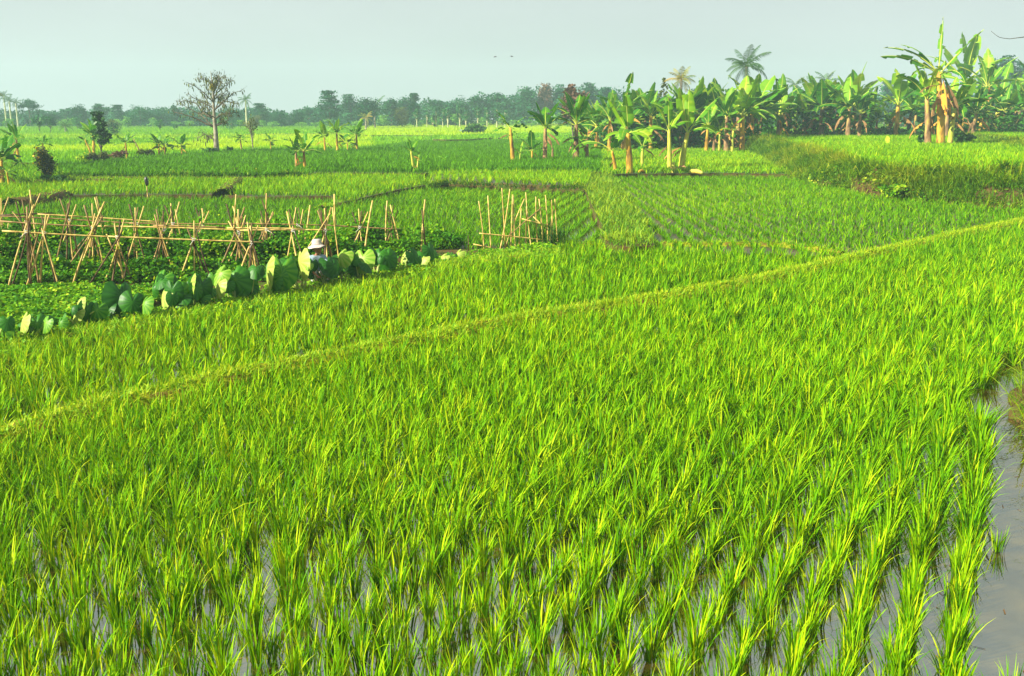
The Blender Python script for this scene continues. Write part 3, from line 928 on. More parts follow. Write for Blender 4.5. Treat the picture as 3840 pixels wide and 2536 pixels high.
def trunk_mb(pts, r0, r1, rngl, sides=9):
    mb = MB()
    P = resample(np.array(pts, float), 12)
    r = np.linspace(r0, r1, 12) * (1 + rngl.normal(0, 0.05, 12))
    r[0] *= 1.12
    tube(mb, P, r, sides)
    return mb, P


LEAFM = [M['banana'], M['midrib']]
DEADM = [M['dry_leaf'], M['dry_leaf']]


def banana(label, px, base_y, top_y, z=None, lean=0.0, hc=0.50, nl=8, tint=0.45, tear=0.25, skirt=2, trunk='banana_trunk', seed=0, group='banana plants of the grove', rad=1.0, up=0.9, wide=1.0, leaves=None, loc=None, height=None, name='banana_plant'):
    """A banana plant standing where the photograph shows it. lean: sideways shift of the crown as a share of the height."""
    rr = np.random.default_rng(seed + 5000)
    p = W(px, base_y, z) if loc is None else np.array(loc, float)
    if height is None:
        height = (base_y - top_y) * p[1] / F * 1.02
    o = empty(name, p, label, 'banana plant', group)
    Hc = height * hc
    ld = np.array([lean * height, 0.04 * height * rr.normal(), 0])
    tr, P = trunk_mb([(0, 0, -0.08), ld * 0.25 + [0, 0, Hc * 0.4], ld * 0.7 + [0, 0, Hc * 0.75], ld + [0, 0, Hc]], 0.043 * height * rad, 0.024 * height * rad, rr)
    part('trunk', tr, M[trunk], o)
    top = P[-1]
    L0 = height * (1 - hc) * 1.02
    if leaves is None:
        leaves = []
        ph = rr.uniform(0, 6.28)
        for k in range(nl):
            f = k / max(nl - 1, 1)
            leaves.append((ph + k * 2.4 + rr.normal(0, 0.25), up + 0.68 - 1.05 * f ** 0.9 + rr.normal(0, 0.1), 0.2 + 0.8 * f + rr.uniform(0, 0.4), (1.0 - 0.12 * f) * rr.uniform(0.85, 1.05)))
    for az, el, dr, lf in leaves:
        mb = MB()
        L = L0 * lf * 1.12
        banana_leaf(mb, top - np.array([0, 0, 0.05 * Hc * rr.random()]), az, min(el, 1.5), dr, L, L * 0.32 * wide * rr.uniform(0.85, 1.15), rr, tear * rr.uniform(0.6, 1.5), 0.16 + 0.08 * rr.random(), rr.normal(0, 0.25), np.clip(tint + 0.06 + rr.normal(0, 0.13) + 0.18 * (el > 1.0), 0.02, 0.86))
        part('leaf', mb, LEAFM, o)
    for k in range(skirt):
        mb = MB()
        q = P[int(rr.integers(6, 11))]
        L = L0 * rr.uniform(0.45, 0.75)
        banana_leaf(mb, q, rr.uniform(0, 6.28), rr.uniform(-0.5, 0.1), rr.uniform(0.9, 1.2), L, L * 0.22, rr, 0.5, 0.2, 0, rr.uniform(0.3, 0.95), True)
        part('dry_leaf', mb, DEADM, o)
    return o


GG = 'banana plants of the grove'
# --- single plants and clumps on the left and in the middle, each described by what sets it apart
LG = 'banana plants scattered over the left fields'
banana('dark leafy banana plant cut by the left picture edge beside the near fields', 2, 183, 131, 0.5, nl=11, tint=0.15, tear=0.4, seed=1, group=LG, hc=0.42, up=0.5, wide=1.2)
banana('low dark banana sucker with bare bent stem at the left picture edge', 9, 184, 156, 0.5, nl=6, tint=0.10, tear=0.5, seed=2, group=LG, hc=0.4, up=0.2)
banana('banana plant with two upright and few yellow hanging leaves, left of the yellow flowering bush', 18.5, 159, 122, 0.76, nl=7, tint=0.4, seed=3, group=LG, hc=0.5, up=0.85)
banana('banana plant with wide spread drooping leaves right behind the yellow flowering bush', 43.7, 158.5, 133, 0.76, nl=7, tint=0.25, tear=0.5, seed=4, group=LG, hc=0.55, up=0.55, skirt=3)
banana('tall banana plant with upright leaves against the dark slender tree', 94, 155, 119.5, 0.76, nl=8, tint=0.35, seed=5, group=LG, hc=0.5)
banana('short slanting banana plant at the left foot of the dark slender tree', 91, 155, 131, 0.76, lean=-0.2, nl=5, tint=0.2, seed=6, group=LG, hc=0.6, up=0.4)
banana('banana plant with a dark upright leaf and pale trunk, first right of the reddish bushes', 127, 158, 131, 0.76, nl=7, tint=0.2, seed=7, group=LG, hc=0.52, up=0.6)
banana('thin leaning banana stem with a tiny crown, tilted to the left', 140, 154, 135, 0.76, lean=-0.28, nl=4, tint=0.3, seed=8, group=LG, hc=0.75, up=0.3, trunk='banana_trunk_dull', skirt=1)
banana('left plant of the leafy banana pair standing left of the kapok tree', 159, 154.8, 131.5, 0.76, nl=9, tint=0.2, seed=9, group=LG, hc=0.42, up=0.6)
banana('right plant of the leafy banana pair left of the kapok tree, with low dark leaves', 165, 155, 135, 0.76, nl=9, tint=0.12, seed=10, group=LG, hc=0.42, up=0.4, skirt=3)
banana('bushy banana plant with two raised dark leaves, nearest to the kapok tree on its left', 182, 154.8, 133.5, 0.76, nl=9, tint=0.15, seed=11, group=LG, hc=0.42, up=0.5)
banana('small banana plant with a feathery round crown right of the kapok tree', 241.5, 150, 130, 0.78, nl=9, tint=0.35, tear=0.6, seed=12, group=LG, hc=0.5, up=0.5, trunk='banana_trunk_dull')
banana('short spreading banana plant between the kapok tree and the leafy clump', 271, 149.5, 132.5, 0.78, nl=8, tint=0.3, seed=13, group=LG, hc=0.45, up=0.45)
banana('left plant of the close banana pair on the field edge, its trunk dull and ragged', 296.4, 173.2, 136, 0.40, nl=8, tint=0.22, tear=0.45, seed=14, group=LG, hc=0.55, up=0.5, skirt=3, trunk='banana_trunk_dull')
banana('right plant of the close banana pair, with orange trunk and one bright upright leaf', 305, 173.6, 130.5, 0.40, nl=8, tint=0.38, seed=15, group=LG, hc=0.5, up=0.75)
CG = 'banana plants of the leafy clump right of the kapok tree'
banana('leftmost banana plant of the leafy clump, with slim pale trunk', 325, 150.5, 123, 0.78, nl=7, tint=0.45, seed=16, group=CG, hc=0.45, up=0.75)
banana('tallest banana plant of the leafy clump, with feathery raised leaves', 337.4, 150.2, 118.5, 0.78, nl=8, tint=0.42, tear=0.5, seed=17, group=CG, hc=0.5, up=0.75)
banana('low dark banana plant filling the middle of the leafy clump', 347.6, 149.5, 132, 0.78, nl=10, tint=0.12, seed=18, group=CG, hc=0.35, up=0.4)
banana('rightmost banana plant of the leafy clump, with a bright hanging leaf', 357, 149, 120.5, 0.78, nl=10, tint=0.35, seed=19, group=CG, hc=0.45, up=0.65, wide=1.2)
banana('lone banana plant with twin pale stems and few leaves in the middle fields', 414, 174.5, 137, 0.40, nl=5, tint=0.32, tear=0.4, seed=20, group=LG, hc=0.58, up=0.7, lean=-0.06, trunk='banana_trunk_green')
banana('shorter stem right beside the lone banana plant, one pale leaf against it', 417, 174.6, 152, 0.40, nl=3, tint=0.55, seed=21, group=LG, hc=0.65, up=0.5, trunk='banana_trunk_green', lean=0.05)
banana('tiny banana sucker with flat leaves at the corner of the raised row paddy', 444.6, 163, 152, 0.5, nl=4, tint=0.4, seed=22, group=LG, hc=0.35, up=0.25, trunk='banana_trunk_green', skirt=0)
# --- the front of the grove, from left to right
banana('ragged banana plant at the left end of the grove with pale trunk and torn leaves', 513, 163.5, 109, 0.52, nl=8, tint=0.35, tear=0.9, seed=30, hc=0.62, up=0.4, lean=-0.05, trunk='banana_trunk', skirt=2)
banana('small yellow stemmed banana sucker beside the leftmost grove plant', 520, 163.5, 142, 0.52, nl=4, tint=0.75, seed=31, hc=0.4, up=0.9, trunk='banana_trunk_green', skirt=0)
banana('low bushy banana plant between the two left trunks of the grove', 532, 161.5, 133, 0.54, nl=8, tint=0.25, seed=32, hc=0.35, up=0.7, skirt=1)
banana('banana plant with one tall upright leaf and skirted trunk beside the low bushy one', 545, 162, 101, 0.54, nl=8, tint=0.30, seed=33, hc=0.52, up=0.75, skirt=4, trunk='banana_trunk_dull')
banana('broken brown banana stump with a hanging dark leaf', 552.5, 161.5, 147, 0.54, nl=1, tint=0.15, seed=34, hc=0.9, up=0.0, skirt=3, trunk='banana_trunk_dull', rad=2.2)
banana('thick leafy banana plant below the reddish tree, with several dark stems', 576, 160.5, 95.5, 0.55, nl=12, tint=0.22, tear=0.35, seed=35, hc=0.52, up=0.75, skirt=5, trunk='banana_trunk_dull', rad=1.2)
banana('dark thin trunked banana plant just left of the path wedge top', 587, 160.5, 116, 0.55, nl=8, tint=0.25, seed=36, hc=0.5, up=0.4, trunk='banana_trunk_dull')
banana('banana plant behind the path top, its leaves spread low', 596, 151.5, 103, 0.46, nl=9, tint=0.33, seed=37, hc=0.5, up=0.65, skirt=3)
banana('banana plant with three fanned upright leaves behind the drooping one', 609.5, 152.5, 98, 0.46, nl=9, tint=0.48, seed=38, hc=0.55, up=0.95)
banana('front banana plant with a long leaf drooping to the ground on its left', 615.5, 172.5, 124, 0.42, tint=0.66, tear=0.3, seed=39, hc=0.42, lean=-0.08, skirt=1, trunk='banana_trunk',
       leaves=[(math.pi * 0.98, 0.75, 2.0, 1.45), (0.3, 1.25, 0.4, 1.0), (0.9, 0.9, 0.8, 0.8), (2.6, 0.6, 1.3, 0.8), (4.8, 1.0, 0.9, 0.8)])
banana('front banana plant with thick orange trunk and two bright upright leaves', 629.5, 173.3, 99.5, 0.42, tint=0.58, tear=0.22, seed=40, hc=0.52, lean=-0.04, rad=1.15, skirt=1,
       leaves=[(math.pi, 1.15, 0.25, 1.0), (1.9, 1.45, 0.2, 0.98), (0.2, 0.7, 1.4, 0.62), (math.pi * 1.1, 0.2, 1.1, 0.7), (4.4, 0.5, 1.6, 0.8), (5.4, 0.35, 1.5, 0.9)])
banana('banana plant whose single ragged leaf stands highest over the left grove', 624, 151, 80, 0.46, tint=0.42, tear=0.6, seed=41, hc=0.55, nl=8, up=0.6, leaves=None)
banana('small banana plant with dense dark crown between the orange trunk and the twin yellow trunks', 642, 167, 126, 0.44, nl=9, tint=0.35, seed=42, hc=0.48, up=0.5, skirt=1, trunk='banana_trunk_green')
banana('banana plant with feathered dark leaf and lit upright leaf behind the small dense one', 650, 150.5, 92, 0.46, nl=8, tint=0.45, tear=0.65, seed=43, hc=0.55, up=0.8)
banana('left one of the twin yellow trunked banana plants before the grove, standing upright', 669.5, 170.3, 102.5, 0.42, tint=0.55, tear=0.2, seed=44, hc=0.56, rad=0.92, skirt=1, trunk='banana_trunk_green', lean=-0.02,
       leaves=[(1.7, 1.42, 0.15, 0.95), (2.6, 1.2, 0.5, 0.9), (math.pi, 0.55, 1.2, 0.8), (0.1, 0.9, 1.2, 0.7), (0.6, 1.1, 0.6, 0.8), (4.9, 0.7, 1.3, 0.7)])
banana('right one of the twin yellow trunked banana plants, leaning to the right', 681, 169.7, 95, 0.42, tint=0.6, tear=0.3, seed=45, hc=0.47, rad=1.05, skirt=2, lean=0.07, trunk='banana_trunk_green',
       leaves=[(2.2, 1.35, 0.2, 1.0), (math.pi, 0.95, 0.7, 1.05), (0.4, 0.95, 0.4, 1.1), (1.4, 1.45, 0.1, 0.95), (0.0, 0.6, 1.3, 0.7), (5.5, 0.55, 1.4, 0.8)])
banana('cut yellow banana stump between the twin yellow trunks', 673.2, 172.6, 163, 0.42, nl=0, seed=46, hc=1.0, rad=5.4, skirt=0, trunk='banana_trunk_green', name='banana_stump')
FR = [
    ('banana plant at the left end of the shaded trunk row, with spreading lit leaves', 706, 152.5, 106, 8, .45, .55),
    ('slim brown trunk second in the shaded row behind the light green strip', 713.6, 152.5, 112, 7, .35, .55),
    ('short banana plant with yellow stem third in the shaded trunk row', 719, 152.7, 118, 7, .5, .5),
    ('thick brown banana trunk in the shaded row under the tall coconut palm', 726, 152.9, 90, 9, .45, .55),
    ('small yellow stemmed banana plant right of the thick brown trunk', 732, 152.9, 115, 6, .6, .55),
    ('tall banana plant with wide upright leaves right below the coconut palm', 741.6, 152.6, 83, 9, .55, .5),
    ('banana plant behind the corner of the terrace bank, its leaves reaching the palm', 750, 149, 78, 9, .5, .5),
]
for i, (lb, a, b, c, nl, ti, hc) in enumerate(FR):
    banana(lb, a, b, c, 0.46, nl=nl, tint=ti, seed=60 + i, hc=hc, skirt=3, trunk='banana_trunk_dull' if i in (1, 3) else ('banana_trunk_green' if i in (2, 4) else 'banana_trunk'), up=0.8)
RT = [
    ('leftmost banana plant on the raised terrace, with an orange lower trunk', 779, 137.3, 78, 8, .4, .5, 'banana_trunk'),
    ('short banana plant with thin yellow stem, second on the raised terrace', 795, 136, 100, 7, .5, .45, 'banana_trunk_green'),
    ('low banana plant with arching bright leaf beside the thin yellow stem', 803.6, 137, 96, 6, .6, .4, 'banana_trunk_dull'),
    ('banana plant with two lit upright leaves in the middle of the terrace row', 813, 136, 77, 9, .5, .5, 'banana_trunk_dull'),
    ('shaded banana plant with broad hanging skirt of leaves, right of the two lit leaves', 822, 136.5, 82, 9, .3, .5, 'banana_trunk_dull'),
    ('banana plant with a long bright leaf bent down to the left in the terrace row', 829, 136.5, 92, 7, .65, .5, 'banana_trunk_green'),
    ('banana plant with slanted lit leaf left of the highest terrace leaf', 843.5, 133.5, 77, 8, .5, .5, 'banana_trunk'),
    ('banana plant with the broad bright leaf standing highest in the terrace row', 852, 136.5, 69, 9, .6, .48, 'banana_trunk_dull'),
    ('low dark banana plant in the gap left of the tree stump bank', 868, 135.5, 92, 8, .25, .4, 'banana_trunk_dull'),
    ('very small banana plant with spiky leaves at the gap in the terrace row', 886.6, 135, 112, 8, .45, .35, 'banana_trunk_dull'),
    ('banana plant with one upright and one drooping leaf left of the big orange clump', 895.7, 137.2, 71, 9, .52, .45, 'banana_trunk'),
    ('brown skirted banana plant behind, left of the big orange clump', 908, 135.5, 84, 8, .35, .5, 'banana_trunk_dull'),
    ('second brown skirted banana plant, hard by the big orange clump', 914, 135, 88, 8, .3, .5, 'banana_trunk_dull'),
]
for i, (lb, a, b, c, nl, ti, hc, tk) in enumerate(RT):
    banana(lb, a, b, c, 1.42, nl=nl, tint=ti, seed=80 + i, hc=hc, skirt=3, trunk=tk, up=0.8)
# the big orange clump and its neighbours
banana('left leaning ragged trunk of the big orange banana clump', 927.5, 145.5, 62, 1.42, tint=0.45, tear=0.4, seed=100, hc=0.52, lean=-0.05, skirt=4, trunk='banana_trunk_dull', nl=8, up=0.85)
banana('tallest banana plant of the right terrace, with shredded leaves reaching into the sky', 940.5, 145.8, 31, 1.42, tint=0.5, tear=1.0, seed=101, hc=0.60, lean=-0.07, rad=0.85, skirt=7, trunk='banana_trunk', wide=0.6,
       leaves=[(0.15, 0.85, 0.15, 1.15), (1.2, 1.42, 0.1, 1.02), (2.9, 1.05, 0.9, 0.9), (math.pi, 0.75, 0.85, 1.15), (math.pi * 1.04, 0.55, 0.7, 1.2), (0.3, 0.3, 1.0, 0.8), (5.0, 0.4, 1.5, 0.8), (2.0, 0.6, 1.6, 0.7)])
big = [q for q in COL.objects if q.get('label', '').startswith('tallest banana plant of the right terrace')][0]
hb = (145.8 - 31) * big.location.y / F
for az, el, L, dx, zz, ti in [(-1.5, -0.9, 0.34, -0.04, 0.56, 0.98), (-1.2, -1.0, 0.26, 0.0, 0.50, 0.85), (-2.4, -0.8, 0.26, -0.05, 0.46, 0.6), (-0.5, -0.9, 0.28, 0.01, 0.5, 0.3)]:
    mb = MB()
    banana_leaf(mb, np.array([dx * hb, -0.12, zz * hb]), az, el, 0.65, L * hb, L * hb * 0.30, np.random.default_rng(int(L * 999)), 0.55, 0.12, 0, ti, True)
    part('dry_leaf', mb, DEADM, big)
banana('short banana plant with smooth yellow trunk at the right of the orange clump', 949.5, 145.3, 76, 1.42, tint=0.5, tear=0.3, seed=102, hc=0.52, rad=0.95, lean=0.04, skirt=1, trunk='banana_trunk_green', nl=7, up=0.5)
banana('banana plant behind the orange clump with two broad upright leaves and one bare rising rib', 960, 131.5, 42, 1.44, tint=0.52, tear=0.4, seed=103, hc=0.52, skirt=3, nl=9, up=0.9, trunk='banana_trunk')
banana('thick shaggy orange trunk with a brown leaf skirt standing on the upper terrace', 981, 131.8, 57, 1.75, tint=0.52, tear=0.3, seed=104, hc=0.55, rad=1.5, skirt=9, nl=9, up=0.75, trunk='banana_trunk')
banana('grey brown trunk directly behind the thick shaggy one on the upper terrace', 989, 129.6, 66, 1.75, tint=0.35, tear=0.4, seed=105, hc=0.55, skirt=5, nl=8, up=0.6, trunk='banana_trunk_dull')
banana('slim banana plant with smooth yellow stem right of the shaggy trunks', 995, 130.6, 64, 1.75, tint=0.5, seed=106, hc=0.5, lean=0.03, skirt=2, nl=8, up=0.7, trunk='banana_trunk_green')
banana('small distant banana plant near the right picture edge on the upper terrace', 1010, 125, 86, 1.78, tint=0.4, seed=107, hc=0.42, nl=7, up=0.6, trunk='banana_trunk_dull')
banana('banana plant cut by the right picture edge, one wide leaf reaching into the sky', 1028, 130, 56, 1.75, tint=0.6, seed=108, hc=0.62, nl=9, up=0.4, trunk='banana_trunk_dull', wide=1.1)
banana('dark banana plant half hidden at the right picture edge behind the wide leaf', 1018, 126, 80, 1.76, tint=0.22, seed=109, hc=0.45, nl=9, up=0.6, trunk='banana_trunk_dull')
# the shaded back rows
BR = np.random.default_rng(31)
ORD = ['first', 'second', 'third', 'fourth', 'fifth', 'sixth', 'seventh', 'eighth', 'ninth', 'tenth', 'eleventh', 'twelfth', 'thirteenth', 'fourteenth', 'fifteenth', 'sixteenth', 'seventeenth', 'eighteenth', 'nineteenth', 'twentieth']
xs_ = np.linspace(590, 756, 20) + BR.normal(0, 2.2, 20)
for i, a in enumerate(sorted(xs_)):
    yv = BR.uniform(96, 108)
    p = np.array([WY(a, 150, yv)[0], yv, 0.46])
    banana(f'{ORD[i]} from the left of the shaded banana plants behind the light green strip', 0, 0, 0, loc=p, height=float(np.interp(a, [594, 660, 752], [5.2, 6.6, 7.8]) * BR.uniform(0.85, 1.08)), nl=10, tint=float(BR.uniform(0.15, 0.6)), seed=200 + i, hc=0.45, up=0.6, skirt=3, trunk='banana_trunk_dull', group='shaded back row of the left grove', wide=1.12)
xs_ = np.linspace(762, 1026, 20) + BR.normal(0, 2.6, 20)
for i, a in enumerate(sorted(xs_)):
    yv = BR.uniform(107, 119)
    p = np.array([WY(a, 150, yv)[0], yv, 1.42])
    banana(f'{ORD[i]} from the left of the shaded banana plants behind the raised terrace', 0, 0, 0, loc=p, height=float(BR.uniform(5.2, 7.0) * (0.62 if 868 < a < 905 else 1)), nl=10, tint=float(BR.uniform(0.15, 0.6)), seed=240 + i, hc=0.45, up=0.6, skirt=3, trunk='banana_trunk_dull', group='shaded back row of the terrace grove', wide=1.12)

# fallen things around the grove
mb = MB()
a, b = W(690, 171.5, 0.52), W(703, 173.0, 0.50)
tube(mb, resample([a, (a + b) / 2 + [0, 0, 0.06], b], 9), [0.10, 0.13, 0.14, 0.13, 0.14, 0.13, 0.12, 0.10, 0.06], 8)
tag(mb.build('fallen_stem', M['banana_trunk_green']), 'fallen yellow banana stem lying right of the twin yellow trunks', 'fallen stem')
o = empty('dead_leaf_heap', W(677.5, 171.5, 0.44), 'heap of dry brown banana leaves between the twin yellow trunks', 'leaf heap')
rr = np.random.default_rng(77)
for k in range(7):
    mb = MB()
    banana_leaf(mb, rr.normal(0, 0.15, 3) * [1, 1, 0] + [0, 0, 0.1], rr.uniform(0, 6.28), rr.uniform(0.3, 0.9), rr.uniform(1.2, 2.0), rr.uniform(0.6, 1.1), 0.28, rr, 0.4, 0.15, 0, rr.uniform(0.4, 0.9), True)
    part('dry_leaf', mb, DEADM, o)
mb = MB()
a, b = W(638, 172.5, 0.47), W(645, 172.3, 0.47)
tube(mb, resample([a, (a + b) / 2 + [0, 0, 0.12], b], 7), [0.05, 0.08, 0.09, 0.09, 0.08, 0.07, 0.04], 7)
tag(mb.build('fallen_stem', M['banana_trunk']), 'short orange piece of banana stem under the small dense banana plant', 'fallen stem')
mb = MB()
banana_leaf(mb, np.array([0, 0, 0.1]), 1.4, 1.2, 0.4, 0.75, 0.36, rr, 0.0, 0.1, 0.2, 0.98)
tag(mb.build('yellow_leaf', LEAFM, loc=W(887.5, 145.5, 1.48)), 'bright yellow leaf sticking up out of the terrace rice', 'leaf')


# ------------------------------------------------------------------ taro
def taro_leaf(mb, att, tip, nrm, L, rngl, tint=0.4, cup=0.14, wid=1.0):
    """A heart-shaped leaf: att is where the stalk meets it, tip the direction of its point, nrm its upper side."""
    tip = np.asarray(tip, float) / np.linalg.norm(tip)
    nrm = np.asarray(nrm, float)
    nrm = nrm - tip * nrm.dot(tip)
    nrm /= np.linalg.norm(nrm)
    sd = np.cross(nrm, tip)
    K, R = 36, 5
    th = np.linspace(-math.pi, math.pi, K, endpoint=False) + math.pi / K
    a = np.abs(th)
    r = np.interp(a, [0, 0.25, 0.7, 1.3, 1.9, 2.4, 2.75, 2.95, math.pi], [0.66, 0.62, 0.54, 0.46, 0.44, 0.46, 0.42, 0.26, 0.10]) * L
    r = r * (1 + 0.02 * np.sin(9 * th + rngl.uniform(0, 6)))
    V, T = [np.asarray(att, float)], [min(1.0, tint + 0.2)]
    for q in range(1, R + 1):
        f = q / R
        rr_ = r * f
        x, y = rr_ * np.cos(th), rr_ * np.sin(th) * wid
        bend = -cup * L * (f ** 2) * (np.abs(np.sin(th)) * 0.9 + 0.5 * np.cos(th) ** 2) + 0.012 * L * f * np.cos(th * 12) + rngl.normal(0, 0.004 * L)
        V += list(np.asarray(att) + x[:, None] * tip + y[:, None] * sd + bend[:, None] * nrm)
        vein = 0.15 * np.cos(th * 12)
        T += list(np.clip(tint + vein - 0.04 * f, 0, 1))
    fs = [[0, 1 + k, 1 + (k + 1) % K] for k in range(K)]
    qs = []
    for q in range(R - 1):
        for k in range(K):
            qs.append([1 + q * K + k, 1 + (q + 1) * K + k, 1 + (q + 1) * K + (k + 1) % K, 1 + q * K + (k + 1) % K])
    mb.add(V, [np.array(fs), np.array(qs)], np.array(T), 0)


TP = np.array([project(np.array(p))[:2] for p in TARO])
TARO_N = np.array(TARO)


def taro_base(px):
    yb = float(np.interp(px, TP[:, 0], TP[:, 1]))
    return W(px, yb, 0.10)


def taro(label, px, leaves, back=0.15, group='taro plants along the garden edge', seed=0, depth=None):
    """leaves: (px, py, height_px, yaw, pitch, tint): where the leaf's middle is seen and which way its upper side looks (yaw 0 = to the camera, + = to the right)."""
    rr = np.random.default_rng(seed + 900)
    b = taro_base(px) + np.array([-0.05, back, 0.02]) if depth is None else np.array([WY(px, 300, depth)[0], depth, 0.12])
    o = empty('taro_plant', b, label, 'taro plant', group)
    ex = []
    for (lx, ly, h, yaw, pit, ti) in leaves[:2 if group.endswith('edge') else 1]:
        ex.append((lx + rr.normal(0, 0.4) * h, ly + rr.uniform(0.05, 0.4) * h, h * rr.uniform(0.45, 0.75), rr.uniform(-1.2, 1.2), rr.uniform(0.1, 0.9), rr.uniform(0.05, 0.5)))
    for (lx, ly, h, yaw, pit, ti) in list(leaves) + ex:
        y = b[1] + rr.normal(0, 0.10)
        c = WY(lx, ly - 0.08 * h, y) - b
        c[2] = max(c[2], 0.05)
        L = h * y / F * 1.38
        n = np.array([math.sin(yaw) * math.cos(pit), -math.cos(yaw) * math.cos(pit), math.sin(pit)])
        tip = np.array([0, 0, -1.0]) - n * n.dot([0, 0, -1.0])
        tip /= np.linalg.norm(tip)
        tip = tip * math.cos(rr.normal(0, 0.2)) + np.cross(n, tip) * math.sin(rr.normal(0, 0.25))
        att = c - tip * L * 0.12
        mb = MB()
        taro_leaf(mb, att, tip, n, L, rr, ti, 0.12 + 0.22 * rr.random(), rr.uniform(0.9, 1.12))
        lf = part('leaf', mb, M['taro'], o)
        sm = MB()
        s0 = rr.normal(0, 0.04, 3) * [1, 1, 0]
        m = s0 * 0.4 + att * 0.6 + np.array([0, 0, 0.14 * max(att[2], 0.1)]) - n * 0.06
        tube(sm, resample([s0, m, att - n * 0.015], 8), np.linspace(0.022, 0.010, 8), 6, rr.uniform(0.3, 0.9))
        part('stalk', sm, M['taro_stalk'], o)
    return o


def c5(x, y):
    return x * 0.10779, 186.67 + y * 0.10779


def c6(x, y):
    return 240 + x * 0.10779, 186.67 + y * 0.10779


def T5(*ls):
    return [(*c5(a, b), h * 0.10779, yw, pt, t) for a, b, h, yw, pt, t in ls]


def T6(*ls):
    return [(*c6(a, b), h * 0.10779, yw, pt, t) for a, b, h, yw, pt, t in ls]


L_, R_ = -0.9, 0.8  # leaves facing the sun are painted pale, most others darker
taro('pale green taro plant cut by the left picture edge', 1, T5((20, 1330, 150, -0.3, .3, .55), (70, 1270, 110, .7, .4, .25)), seed=1)
taro('taro plant with one pale yellow leaf and two dark ones, first from the left', 24, T5((200, 1295, 180, L_, .35, .97), (350, 1310, 170, .5, .2, .40), (420, 1290, 120, -.5, .4, .60)), seed=2)
taro('low dark taro plant between the first and the second yellow leaves', 55, T5((480, 1290, 130, .9, .3, .2), (560, 1285, 110, -.4, .3, .45)), seed=3)
taro('taro plant with two pale yellow leaves, one above the other', 74, T5((718, 1110, 130, L_, .3, .99), (695, 1200, 130, -.7, .5, .95), (810, 1170, 150, .9, .1, .10), (890, 1180, 160, .2, .3, .45)), seed=4)
taro('big dark green taro plant, the darkest and broadest of the row', 122, T5((1125, 1080, 270, .9, .15, .06), (1225, 1120, 200, .5, .2, .22), (1330, 1115, 150, -.7, .4, .58)), seed=5)
taro('taro plant with a striped pale leaf beside a folded green one', 166, T5((1510, 1035, 180, L_, .4, .95), (1685, 1030, 190, .5, .2, .42), (1600, 1000, 170, -.1, .1, .12)), seed=6)
taro('taro plant with broad green leaves rising behind the striped pale one', 164, T5((1500, 890, 160, -.2, .4, .45), (1570, 920, 170, .7, .3, .12)), back=0.7, seed=7)
taro('taro plant with a narrow pale leaf edge on beside a dark round leaf', 196, T5((1765, 930, 170, -1.25, .2, .92), (1855, 975, 210, .5, .2, .10), (1830, 920, 120, .9, .3, .30)), seed=8)
taro('taro plant with two veined pale leaves fanned over each other', 219, T5((2030, 835, 150, -.5, .5, .72), (2010, 950, 160, L_, .3, .95)), seed=9)
taro('taro plant with one large round green leaf in front of the bamboo poles', 234, T5((2195, 910, 210, .1, .2, .38), (2110, 880, 140, .9, .2, .10)), seed=10)
taro('taro plant with a leaf fold catching the light left of the narrow white leaf', 249, T6((25, 920, 200, .2, .2, .45), (150, 780, 130, .3, .8, .25), (60, 880, 130, .9, .1, .08)), seed=11)
taro('taro plant with a narrow white leaf and the big round veined leaf', 272, T6((245, 820, 250, -1.3, .15, .97), (390, 830, 230, .3, .2, .50)), seed=12)
taro('tall taro plant with the brightest white leaf, right before the crouching person', 301, T6((557, 745, 215, -.95, .1, 1.0), (490, 775, 180, .7, .2, .25), (635, 740, 60, -.2, .5, .80)), back=0.25, seed=13)
taro('taro plant with a long dark arching leaf right of the crouching person', 323, T6((835, 750, 165, .6, .6, .06), (780, 825, 140, .1, .2, .50), (668, 730, 100, .2, .5, .14), (665, 810, 80, .9, .4, .06), (885, 765, 130, 1.0, .2, .10)), back=0.2, seed=14)
taro('taro plant with a yellowish bent leaf over a dark hollow', 346, T6((930, 670, 150, -.6, .5, .80), (950, 730, 140, .8, .2, .15)), seed=15)
taro('taro plant with the white veined leaf turned to the camera', 361, T6((1140, 700, 170, -.3, .4, .78), (1055, 660, 110, .9, .4, .25), (1100, 790, 130, .4, .1, .12)), seed=16)
taro('small dark taro plant with bluish narrow leaves', 376, T6((1250, 650, 120, .9, .4, .08), (1295, 645, 110, -.2, .5, .30)), seed=17)
taro('taro plant with one smooth green leaf tilted to the left', 389, T6((1375, 700, 160, .4, .2, .30),), seed=18)
taro('taro plant with a pale round leaf like a cushion and dark leaves behind it', 406, T6((1525, 655, 110, -.7, .6, .96), (1610, 650, 110, .8, .3, .12)), seed=19)
taro('low pale taro leaf beside the crossed bamboo poles', 424, T6((1690, 690, 100, -.8, .6, .95), (1770, 610, 120, .8, .3, .20)), seed=20)
taro('taro plant with a flat pale yellow leaf near the end of the row', 440, T6((1870, 675, 100, -.8, .7, .95), (1800, 640, 100, .7, .3, .25)), seed=21)
taro('last small pale taro plant at the right end of the row', 457, T6((2020, 640, 90, -.6, .4, .90), (1960, 650, 70, .5, .5, .40)), seed=22)
TB = 'taro plants among the trellis poles'
